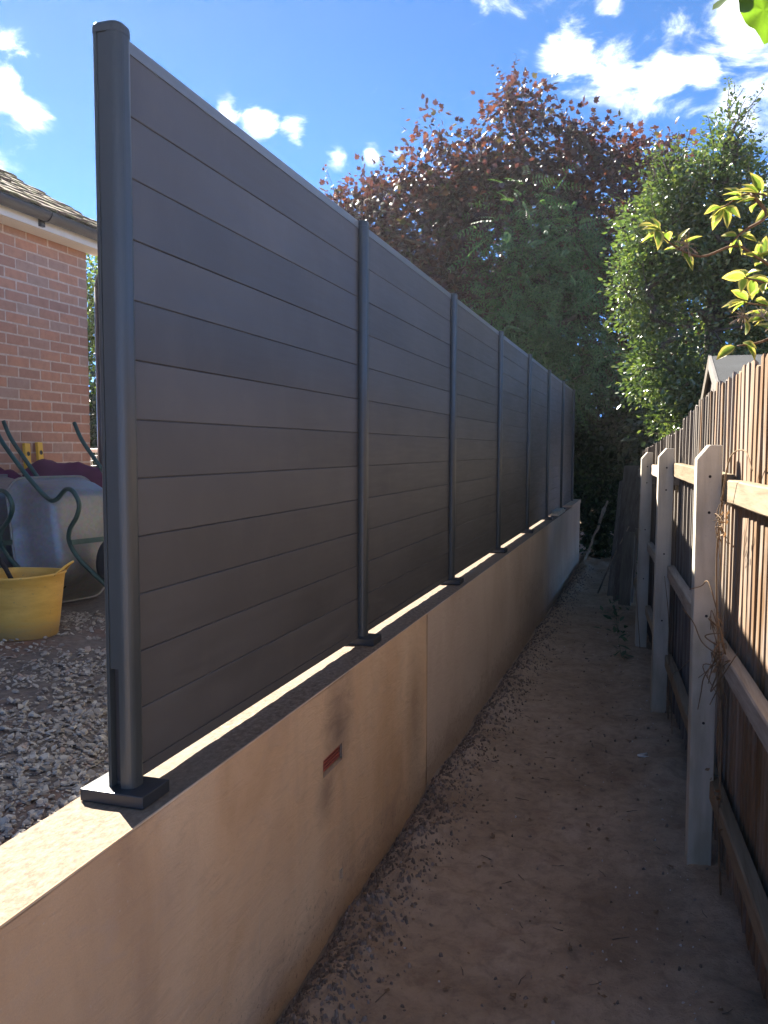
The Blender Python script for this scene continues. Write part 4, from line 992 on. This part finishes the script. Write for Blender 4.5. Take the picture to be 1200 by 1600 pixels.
# green tree with feathery leaves in front of it
tree('ash_tree', 'green feathery leaved young tree in front of the purple maple', 'tree', (-2.0, 16.2, 0),
     [(-2.0, 16.2, -0.5), (-1.95, 16.15, 1.5), (-1.95, 16.1, 3.0), (-1.9, 16.0, 4.4), (-1.9, 15.9, 5.4)],
     [(-1.95, 15.8, 4.6, 0.9, 0.6, 1.1), (-2.35, 15.8, 6.0, 0.55, 0.5, 0.7), (-1.4, 15.7, 3.5, 0.8, 0.6, 0.8), (-2.6, 15.9, 4.2, 0.7, 0.5, 0.9), (-1.5, 15.8, 5.5, 0.5, 0.5, 0.5)],
     330, 9, 0.22, 0.095, 'lance', M['ash'], 0.09, 12, None, 0, droop=0.9, up=0.8, compound=True)
# glossy evergreen over the timber fence
tree('holly_tree', 'glossy green evergreen tree leaning over the timber fence on the right', 'tree', (0.75, 10.6, 0),
     [(0.75, 10.6, -0.5), (0.72, 10.55, 1.0), (0.68, 10.5, 2.2), (0.66, 10.4, 3.4), (0.70, 10.3, 4.6), (0.72, 10.2, 5.3)],
     [(0.55, 10.3, 3.4, 0.80, 0.75, 1.25), (0.25, 10.2, 4.35, 0.50, 0.55, 0.75), (0.70, 10.3, 4.6, 0.45, 0.55, 0.75), (0.70, 10.2, 5.25, 0.20, 0.25, 0.40), (0.05, 10.0, 2.65, 0.26, 0.4, 0.50), (0.9, 10.4, 2.4, 0.8, 0.7, 0.6), (1.1, 10.5, 3.8, 0.5, 0.6, 0.8), (-0.14, 10.1, 3.7, 0.30, 0.35, 0.55), (0.0, 10.1, 4.3, 0.35, 0.35, 0.5)],
     1150, 36, 0.105, 0.064, 'oval', M['holly'], 0.11, 13, None, 170, (0.25, 0.55), 0.1, 0.35, 0.62, shoot_up=0.9)
# undergrowth closing the end of the path
def bush(label, base, blobs, nclu, nper, crad, ls, kind, mat, seed, cat='bush', r0=0.03, group=None):
    b0 = Vector(base); top = max(b[2] for b in blobs)
    return tree('evergreen_bush' if mat == M['ivy'] else 'hedge_bush', label, cat, base, [b0-Vector((0, 0, 0.08)), b0+Vector((0.02, 0.0, 0.3)), b0+Vector((0, 0.03, max(0.5, (top-base[2])*0.6)))], blobs, nclu, nper, crad, ls, kind, mat, r0, seed, group, zmin=base[2]+0.1)
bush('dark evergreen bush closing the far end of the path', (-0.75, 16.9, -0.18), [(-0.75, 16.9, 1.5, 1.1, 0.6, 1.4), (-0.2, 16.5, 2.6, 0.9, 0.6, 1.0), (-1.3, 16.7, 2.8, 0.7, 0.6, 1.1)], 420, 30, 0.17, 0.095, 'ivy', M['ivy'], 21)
bush('low dark bush across the very end of the path', (-0.45, 16.5, -0.18), [(-0.5, 16.5, 0.55, 0.95, 0.35, 0.7), (-1.0, 16.55, 1.6, 0.5, 0.3, 0.8)], 240, 30, 0.13, 0.085, 'ivy', M['ivy'], 31)
bush('dark ivy covered bush behind the timber fence under the evergreen', (0.5, 13.2, -0.12), [(0.45, 13.2, 1.1, 0.55, 1.4, 1.1), (0.3, 13.4, 2.2, 0.5, 1.2, 0.6)], 300, 26, 0.16, 0.085, 'ivy', M['ivy'], 22)
bush('dark bush beyond the wall end, left of the path end', (-2.0, 16.9, -0.3), [(-2.0, 16.9, 1.4, 0.9, 0.5, 1.4)], 150, 24, 0.17, 0.095, 'ivy', M['ivy'], 23)
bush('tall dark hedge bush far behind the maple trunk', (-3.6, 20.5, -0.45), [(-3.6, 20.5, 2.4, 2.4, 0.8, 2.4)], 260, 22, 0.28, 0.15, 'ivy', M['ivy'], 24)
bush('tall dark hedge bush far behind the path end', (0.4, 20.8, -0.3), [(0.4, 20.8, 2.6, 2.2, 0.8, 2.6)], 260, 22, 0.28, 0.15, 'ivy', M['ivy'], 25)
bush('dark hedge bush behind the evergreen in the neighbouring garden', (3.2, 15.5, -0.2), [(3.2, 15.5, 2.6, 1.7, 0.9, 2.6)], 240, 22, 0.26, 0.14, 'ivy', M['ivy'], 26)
bush('dark bush behind the shed roof', (1.9, 10.6, -0.15), [(1.9, 10.6, 1.8, 0.9, 0.8, 1.8)], 200, 24, 0.18, 0.09, 'ivy', M['ivy'], 27)
bush('bright yellow green hedge bush seen past the house corner', (-8.7, 12.2, YARD_Z), [(-8.8, 12.2, 3.2, 1.1, 0.8, 1.6), (-8.8, 12.2, 4.4, 0.7, 0.6, 0.8), (-8.7, 12.0, 1.9, 1.2, 0.8, 0.9)], 520, 34, 0.16, 0.09, 'oval', M['lime'], 28)
bush('dark hedge bush at the back of the yard behind the football goal', (-7.3, 10.8, YARD_Z), [(-7.5, 10.8, 1.9, 1.3, 0.5, 1.1)], 300, 30, 0.15, 0.08, 'ivy', M['ivy'], 29)
bush('dark hedge bush in the yard behind the far fence panels', (-4.6, 15.2, YARD_Z), [(-4.6, 15.2, 2.0, 1.6, 0.6, 1.1)], 160, 24, 0.2, 0.1, 'ivy', M['ivy'], 30)

# ------------------------------------------------------------------ variegated shrub reaching over the timber fence
random.seed(41)
vs_root = thing('variegated_shrub', 'yellow edged variegated shrub branches reaching over the fence at the right edge', 'shrub', (0.86, 2.75, 0))
stb = B()
BR = [[(0.86, 2.75, -0.05), (0.84, 2.74, 1.2), (0.74, 2.72, 2.1), (0.56, 2.70, 2.44), (0.36, 2.69, 2.62), (0.26, 2.70, 2.67), (0.18, 2.70, 2.635)],
      [(0.74, 2.72, 2.1), (0.55, 2.71, 2.28), (0.40, 2.70, 2.40), (0.28, 2.70, 2.49), (0.22, 2.70, 2.525), (0.13, 2.70, 2.50), (0.055, 2.70, 2.535), (0.0, 2.69, 2.585)],
      [(0.55, 2.71, 2.28), (0.42, 2.69, 2.36), (0.33, 2.68, 2.40), (0.245, 2.68, 2.43)],
      [(0.74, 2.72, 2.1), (0.52, 2.70, 2.22), (0.38, 2.70, 2.33), (0.25, 2.70, 2.36)],
      [(0.52, 2.70, 2.22), (0.40, 2.69, 2.28), (0.30, 2.69, 2.245), (0.235, 2.69, 2.235)],
      [(0.26, 2.70, 2.67), (0.30, 2.68, 2.60), (0.24, 2.68, 2.56), (0.21, 2.68, 2.53)]]
for q in BR: stb.tube(catmull(q, 5), [0.0062-0.0040*i/(len(catmull(q, 5))-1) for i in range(len(catmull(q, 5)))], 6)
stb.build('branches', M['redstem'], vs_root, True)
def var_leaf(seed):
    rr = random.Random(seed); o = [(0, 0), (0.16, 0.14), (0.245, 0.34), (0.235, 0.55), (0.14, 0.78), (0, 1.0), (-0.14, 0.78), (-0.235, 0.55), (-0.245, 0.34), (-0.16, 0.14)]
    curl = rr.uniform(0.1, 0.34); tw = rr.uniform(-0.2, 0.2)
    def z(x, y): return 0.55*abs(x) - curl*y*y + tw*x*y + 0.02*math.sin(9*y+seed)*(abs(x) > 0.1)
    v = [(x, y, z(x, y)) for x, y in o]; inn = [(x*0.62, 0.06+(y-0.06)*0.86) for x, y in o]; v += [(x, y, z(x, y)) for x, y in inn]; v += [(0, 0.3, z(0, 0.3)), (0, 0.6, z(0, 0.6))]
    fc = [(i, (i+1) % 10, 10+(i+1) % 10, 10+i) for i in range(10)]; ni = len(fc)
    fc += [(10, 11, 20), (11, 12, 20), (12, 13, 21, 20), (13, 14, 21), (14, 15, 21), (15, 16, 21), (16, 17, 21), (17, 18, 20, 21), (18, 19, 20), (19, 10, 20)]
    me = mesh('leaf', v, fc, [M['vary'], M['varg']], True)
    for i, p in enumerate(me.polygons): p.material_index = 0 if i < ni else 1
    return me
VL = [var_leaf(s) for s in range(5)]
def var_spray(tip, d, n, size, spread=0.85):
    tip = Vector(tip); d = Vector(d).normalized()
    for k in range(n):
        a = d*0.55 + Vector((random.gauss(0, spread), random.gauss(0, spread*0.8), random.gauss(0.0, spread*0.75)-0.12)); a.normalize()
        nn_ = Vector((random.gauss(0, 0.5), random.gauss(-0.1, 0.5), 1.0)); nn_ = (nn_-a*nn_.dot(a)).normalized(); x = a.cross(nn_)
        p = tip - d*random.uniform(0, 0.035) + a*0.006; s = size*random.uniform(0.75, 1.2)
        mw = Matrix(((x.x*s, a.x*s, nn_.x*s, p.x), (x.y*s, a.y*s, nn_.y*s, p.y), (x.z*s, a.z*s, nn_.z*s, p.z), (0, 0, 0, 1)))
        inst('leaf', random.choice(VL), vs_root, mw)
for tip, d, n in (((0.0, 2.69, 2.585), (-0.8, 0, 0.3), 8), ((0.06, 2.70, 2.545), (-0.4, 0, 0.7), 5), ((0.18, 2.70, 2.64), (-1, 0, 0), 7), ((0.235, 2.70, 2.665), (-0.5, 0, 0.8), 6), ((0.28, 2.70, 2.675), (-0.3, -0.1, 0.8), 6), ((0.33, 2.69, 2.64), (0, 0, 0.8), 5),
                  ((0.21, 2.68, 2.53), (-0.7, 0, -0.6), 5), ((0.245, 2.68, 2.43), (-0.9, 0, 0.1), 6), ((0.30, 2.68, 2.42), (-0.5, 0, 0.6), 5), ((0.28, 2.70, 2.49), (-0.5, -0.1, 0.3), 6), ((0.36, 2.68, 2.40), (-0.3, 0, 0.7), 4), ((0.25, 2.70, 2.36), (-0.8, 0, -0.2), 6), ((0.31, 2.70, 2.34), (-0.4, 0, 0.5), 4),
                  ((0.235, 2.69, 2.235), (-0.7, 0, -0.8), 4), ((0.34, 2.69, 2.27), (-0.3, 0, 0.6), 4)):
    var_spray(tip, d, n, 0.060)
# spent brown flower heads on it
for c in ((0.09, 2.69, 2.53), (0.30, 2.69, 2.315), (0.25, 2.70, 2.32), (0.345, 2.7, 2.30)):
    fh = B()
    for k in range(26):
        d = Vector((random.gauss(0, 1), random.gauss(0, 1), random.gauss(0.2, 1))).normalized(); e = Vector(c)+d*random.uniform(0.02, 0.045); fh.tube([c, Vector(c).lerp(e, 0.6)+Vector((0, 0, 0.004)), e], [0.0012, 0.001, 0.0022], 3, True)
    fh.build('seed_head', M['twig'], vs_root)

# ------------------------------------------------------------------ large leaf hanging in at the top right
vine = thing('climbing_vine', 'large backlit green vine leaves hanging at the top right corner', 'vine', (0.62, 1.5, 0))
vb_ = B(); vb_.tube(catmull([(0.62, 1.5, -0.05), (0.60, 1.5, 1.3), (0.55, 1.5, 2.3), (0.42, 1.5, 2.62), (0.27, 1.5, 2.70), (0.17, 1.5, 2.70), (0.09, 1.49, 2.68)], 6), [0.011-0.008*i/36 for i in range(37)], 7); vb_.build('stem', M['redstem'], vine, True)
def vine_leaf():
    V, F = [], []; n = 28
    rad = lambda a: 0.5*(0.86+0.14*math.cos(3*a)+0.05*math.cos(5*a))*(1+0.045*math.cos(19*a))*(1-0.33*math.exp(-((abs(a)-math.pi)/0.30)**2))
    for ring_, s in enumerate((0.0001, 0.35, 0.7, 1.0)):
        for k in range(n):
            a = -math.pi+2*math.pi*k/n; q = rad(a)*s; x, y = q*math.sin(a), q*math.cos(a)+0.36
            V.append((x, y, 0.10*abs(x)+0.05*math.sin(5*a)*s*s-0.14*(x*x+(y-0.36)**2)))
    for i in range(3):
        for k in range(n): F.append((i*n+k, i*n+(k+1) % n, (i+1)*n+(k+1) % n, (i+1)*n+k))
    return mesh('leaf', V, F, M['vine'], True)
VN = vine_leaf()
def put_leaf(p, along, nrm, s, petiole):
    a = Vector(along).normalized(); nn_ = Vector(nrm); nn_ = (nn_-a*nn_.dot(a)).normalized(); x = a.cross(nn_); p = Vector(p)
    o = inst('leaf', VN, vine, Matrix(((x.x*s, a.x*s, nn_.x*s, p.x), (x.y*s, a.y*s, nn_.y*s, p.y), (x.z*s, a.z*s, nn_.z*s, p.z), (0, 0, 0, 1))))
    t_ = B(); t_.tube(catmull([petiole, Vector(petiole).lerp(p, 0.5)+Vector((0, 0, 0.008)), p + a*0.3*s*0.05], 4), 0.0016, 5); t_.build('leaf_stalk', M['redstem'], vine, True)
put_leaf((0.150, 1.5, 2.655), (0.06, -0.25, -1), (0.35, -0.72, 0.35), 0.105, (0.19, 1.5, 2.705))
put_leaf((0.185, 1.53, 2.650), (0.45, 0.1, -1), (-0.5, -0.6, 0.6), 0.100, (0.22, 1.5, 2.705))
put_leaf((0.150, 1.48, 2.668), (-1.0, -0.05, -0.55), (-0.15, -0.35, 0.95), 0.095, (0.15, 1.5, 2.70))
put_leaf((0.25, 1.5, 2.70), (0.3, -0.3, 0.6), (0, -0.6, 0.8), 0.10, (0.26, 1.5, 2.70))
put_leaf((0.38, 1.5, 2.64), (0.7, -0.3, -0.3), (0, -0.6, 0.8), 0.10, (0.40, 1.5, 2.635))

# ------------------------------------------------------------------ dry climber stems on the timber fence
random.seed(51)
dv = thing('dead_climber', 'dry brown climber stems tangled round the near concrete post and rails', 'climber', (0.36, 3.75, 0))
db = B()
def stem(pts, r=0.0035): c = catmull(pts, 6); db.tube(c, [r*(1-0.5*i/len(c)) for i in range(len(c))], 5)
xf = lambda y: FX(y)+0.10
stem([(xf(3.75)+0.01, 3.75, 0.02), (xf(3.72)-0.012, 3.72, 0.36), (xf(3.74)-0.01, 3.74, 0.75), (xf(3.80)-0.02, 3.80, 1.06), (xf(3.84)-0.03, 3.84, 1.25), (xf(3.86)-0.035, 3.86, 1.50), (xf(3.80)-0.03, 3.80, 1.72), (xf(3.62)-0.03, 3.62, 1.90), (xf(3.42)-0.01, 3.42, 1.93), (xf(3.25)-0.01, 3.25, 1.86)], 0.005)
stem([(xf(3.84)-0.03, 3.84, 1.25), (xf(3.9)-0.06, 3.90, 1.36), (FX(3.98)+0.02, 3.965, 1.33), (FX(3.98)-0.03, 3.95, 1.315)], 0.003)
stem([(xf(3.86)-0.035, 3.86, 1.50), (xf(3.9)-0.02, 3.9, 1.60), (xf(3.92)-0.03, 3.92, 1.66), (xf(3.86)-0.03, 3.86, 1.70)], 0.003)
stem([(xf(3.80)-0.02, 3.80, 1.06), (xf(3.88)-0.08, 3.86, 1.10), (FX(3.95)-0.01, 3.93, 1.17), (FX(3.97)-0.06, 3.9, 1.24)], 0.0035)
stem([(xf(3.80)-0.02, 3.80, 1.06), (xf(3.84)-0.07, 3.84, 0.96), (FX(3.95)+0.03, 3.93, 0.86), (FX(3.96)+0.02, 3.94, 0.78)], 0.0035)
stem([(xf(3.74)-0.01, 3.74, 0.98), (xf(3.70)-0.03, 3.66, 0.80), (xf(3.66)-0.03, 3.60, 0.62), (xf(3.62)-0.02, 3.60, 0.50)], 0.004)
for k in range(26):
    y = random.gauss(3.76, 0.07); z = random.gauss(1.09, 0.05); a = Vector((xf(y)-0.02, y, z))
    stem([a, a+Vector((random.gauss(-0.02, 0.02), random.gauss(0, 0.05), random.gauss(0.01, 0.05))), a+Vector((random.gauss(-0.01, 0.02), random.gauss(0, 0.10), random.gauss(-0.03, 0.09)))], random.uniform(0.002, 0.004))
for k in range(12):
    y = random.gauss(3.80, 0.03); z = random.gauss(1.63, 0.05); a = Vector((xf(y)-0.025, y, z))
    stem([a, a+Vector((random.gauss(-0.01, 0.01), random.gauss(0, 0.03), random.gauss(0, 0.03))), a+Vector((random.gauss(0, 0.015), random.gauss(0, 0.03), random.gauss(-0.03, 0.04)))], 0.0025)
db.build('stems', M['twig'], dv, True)
dl = B()
for k in range(34):
    y = random.gauss(3.76, 0.10); z = random.choice((random.gauss(1.08, 0.05), random.gauss(1.62, 0.05), random.gauss(0.5, 0.05)))
    p = Vector((xf(y)-0.03, y, z)); d = Vector((random.gauss(-0.3, 0.6), random.gauss(0, 1), random.gauss(-0.6, 0.6))).normalized(); n_ = d.orthogonal().normalized(); L = random.uniform(0.015, 0.035)
    dl.add([p, p+d*L*0.5+n_*L*0.3, p+d*L+d.cross(n_)*L*0.2, p+d*L*0.5-n_*L*0.3], [(0, 1, 2), (0, 2, 3)])
dl.build('dead_leaves', M['deadleaf'], dv)
dv2 = thing('dead_climber', 'thin dry climber stems on the rails between the near and second concrete posts', 'climber', (0.2, 5.6, 0)); db = B()
stem([(xf(5.9), 5.9, 0.02), (xf(5.8)-0.02, 5.8, 0.42), (xf(5.3)-0.02, 5.3, 0.62), (xf(4.7)-0.03, 4.7, 0.83)], 0.004); db.build('stem', M['twig'], dv2, True); db = B(); stem([(xf(6.2), 6.2, 0.03), (xf(6.1)-0.02, 6.1, 0.7), (xf(6.2)-0.05, 6.2, 1.05)], 0.004)
db.build('stem', M['twig'], dv2, True)
db = B(); stem([(FX(8.3)+0.02, 8.3, 0.05), (FX(8.4)-0.03, 8.4, 0.7), (FX(8.6)-0.01, 8.6, 1.1), (FX(8.6), 8.62, 1.5)], 0.004)
tag(db.build('dead_climber', M['twig'], None, True), 'thin dry stem climbing the third concrete post', 'climber')

# ------------------------------------------------------------------ soil crumbs, pebbles, twigs and weeds on the path
random.seed(61)
pts = []
while len(pts) < 14000:
    y = 1.3+13.5*random.random()**1.8
    if random.random() < 0.92: x = WALL_X + 0.03 + abs(random.gauss(0.10, 0.10))
    else: x = random.uniform(WALL_X+0.03, FX(y)+0.12)
    if x > FX(y)+0.13: continue
    pts.append((x, y, path_h(x, y)+0.001))
tag(stones('soil_crumbs', pts, 0.005, 0.034, M['clod'], 0.7, 5), 'crumbled soil and rubble along the foot of the wall', 'soil', None, 'stuff')
pts = []
for k in range(300):
    y = 1.5+8*random.random()**1.5
    x = FX(y)-abs(random.gauss(0, 0.22)) if random.random() < 0.75 else random.uniform(WALL_X+0.05, FX(y))
    if x > WALL_X+0.03: pts.append((x, y, path_h(x, y)+0.002))
tag(stones('pale_crumbs', pts, 0.004, 0.018, M['pebble'], 0.6, 6), 'tiny pale stone crumbs on the soil near the timber fence', 'gravel', None, 'stuff')
tw = B()
for k in range(70):
    y = 1.6+7*random.random()**1.4; x = random.uniform(WALL_X+0.08, FX(y)+0.05); a = random.uniform(0, 6.28); L = random.uniform(0.02, 0.08)
    p = [Vector((x+math.cos(a)*L*t+random.gauss(0, 0.004), y+math.sin(a)*L*t, 0)) for t in (0, 0.5, 1)]
    for q in p: q.z = path_h(q.x, q.y)+0.004
    tw.tube(p, [0.002, 0.0015, 0.001], 4)
tag(tw.build('twig_litter', M['bark']), 'small dry twigs and stalks littering the soil path', 'twigs', None, 'stuff')
dlf = B()
for k in range(120):
    y = 1.6+7*random.random()**1.4; x = random.uniform(WALL_X+0.06, FX(y)+0.06); a = random.uniform(0, 6.28); L = random.uniform(0.012, 0.04); z = path_h(x, y)+0.006
    d = Vector((math.cos(a), math.sin(a), random.uniform(-0.1, 0.3))); n_ = Vector((-d.y, d.x, random.uniform(-0.2, 0.2))); p = Vector((x, y, z))
    dlf.add([p, p+d*L*0.5+n_*L*0.32, p+d*L, p+d*L*0.5-n_*L*0.32, p+d*L*0.5+Vector((0, 0, 0.005))], [(0, 1, 4), (1, 2, 4), (2, 3, 4), (3, 0, 4)])
tag(dlf.build('leaf_litter', M['deadleaf']), 'brown dead leaves littering the soil path', 'leaves', None, 'stuff')
# a split piece of wood and a bent white clip
y = 2.52; x = -0.24
pw = B(); pw.tube([(0, 0, 0), (0.045, 0.0, 0.008), (0.10, 0.01, 0.004)], [0.013, 0.012, 0.004], 6)
tag(pw.build('wood_chunk', M['log'], None, False, Matrix.Translation((x, y, path_h(x, y)+0.012)) @ Matrix.Rotation(R(-38), 4, 'Z')), 'small split chunk of wood lying on the soil in the foreground', 'wood')
y = 5.45; x = -0.02
pc = B(); pc.tube(catmull([(0.05, 0.03, 0.004), (0.0, -0.02, 0.006), (0.005, -0.03, 0.006), (0.06, -0.035, 0.004)], 4), 0.006, 6)
tag(pc.build('plastic_clip', M['white'], None, True, Matrix.Translation((x, y, path_h(x, y)+0.012))), 'bent white plastic strip lying on the soil by the second concrete post', 'plastic strip')
def weed(label, x, y, n, L, seed, kind='oval', up=0.5):
    rr = np.random.default_rng(seed); z = path_h(x, y)
    P = np.tile(np.array([x, y, z+0.004]), (n, 1)) + rr.normal(size=(n, 3))*np.array([0.025, 0.03, 0.0]); a = rr.uniform(0, 6.28, n)
    A = np.stack([np.cos(a), np.sin(a), rr.uniform(0.15, up*2, n)], 1); N = np.stack([-np.cos(a)*0.4, -np.sin(a)*0.4, np.ones(n)], 1)+rr.normal(size=(n, 3))*0.3
    if L > 0.12: P = P + np.stack([rr.normal(0, 0.05, n), rr.normal(0, 0.12, n), rr.random(n)**1.5*0.25], 1)
    root = thing('weed', label, 'weed', (x, y, z)); leaves('foliage', P, A, N, L*rr.uniform(0.5, 1.2, n), kind, M['weed'], root, rr)
    t_ = B(); 
    for p in P[::3]: t_.tube([(x, y, z-0.01), tuple(p)], [0.002, 0.0012], 4)
    t_.build('stalks', M['weed'], root)
weed('small low weed with grey green leaves in the near right corner of the path', 0.165, 2.62, 16, 0.048, 71, 'oval', 0.3)
for (x, y, lb) in ((-0.20, 8.2, 'dark weed with long leaves in front of the third concrete post'), (-0.28, 9.5, 'dark weed with long leaves just past the third concrete post'), (-0.36, 10.5, 'dark weed with long leaves below the leaning old boards')):
    weed(lb, x, y, 18, 0.13, int(y*10), 'lance', 0.4)

# ------------------------------------------------------------------ thin haze added round everything to lift the shade like sun glare
hz = B(); hz.box(-410, 410, -410, 910, -1.7, 10.6)
hm = bpy.data.materials.new('glare_haze'); hm.use_nodes = True; ht = hm.node_tree; ht.nodes.clear()
ho = ht.nodes.new('ShaderNodeOutputMaterial'); pv = ht.nodes.new('ShaderNodeVolumePrincipled'); pv.inputs['Color'].default_value = (0.95, 0.95, 0.95, 1)
pv.inputs['Density'].default_value = 0.0007; pv.inputs['Anisotropy'].default_value = 0.6; ht.links.new(pv.outputs[0], ho.inputs['Volume'])
tag(hz.build('haze', hm), 'thin added haze over the whole place standing in for sun glare', 'haze', None, 'stuff')
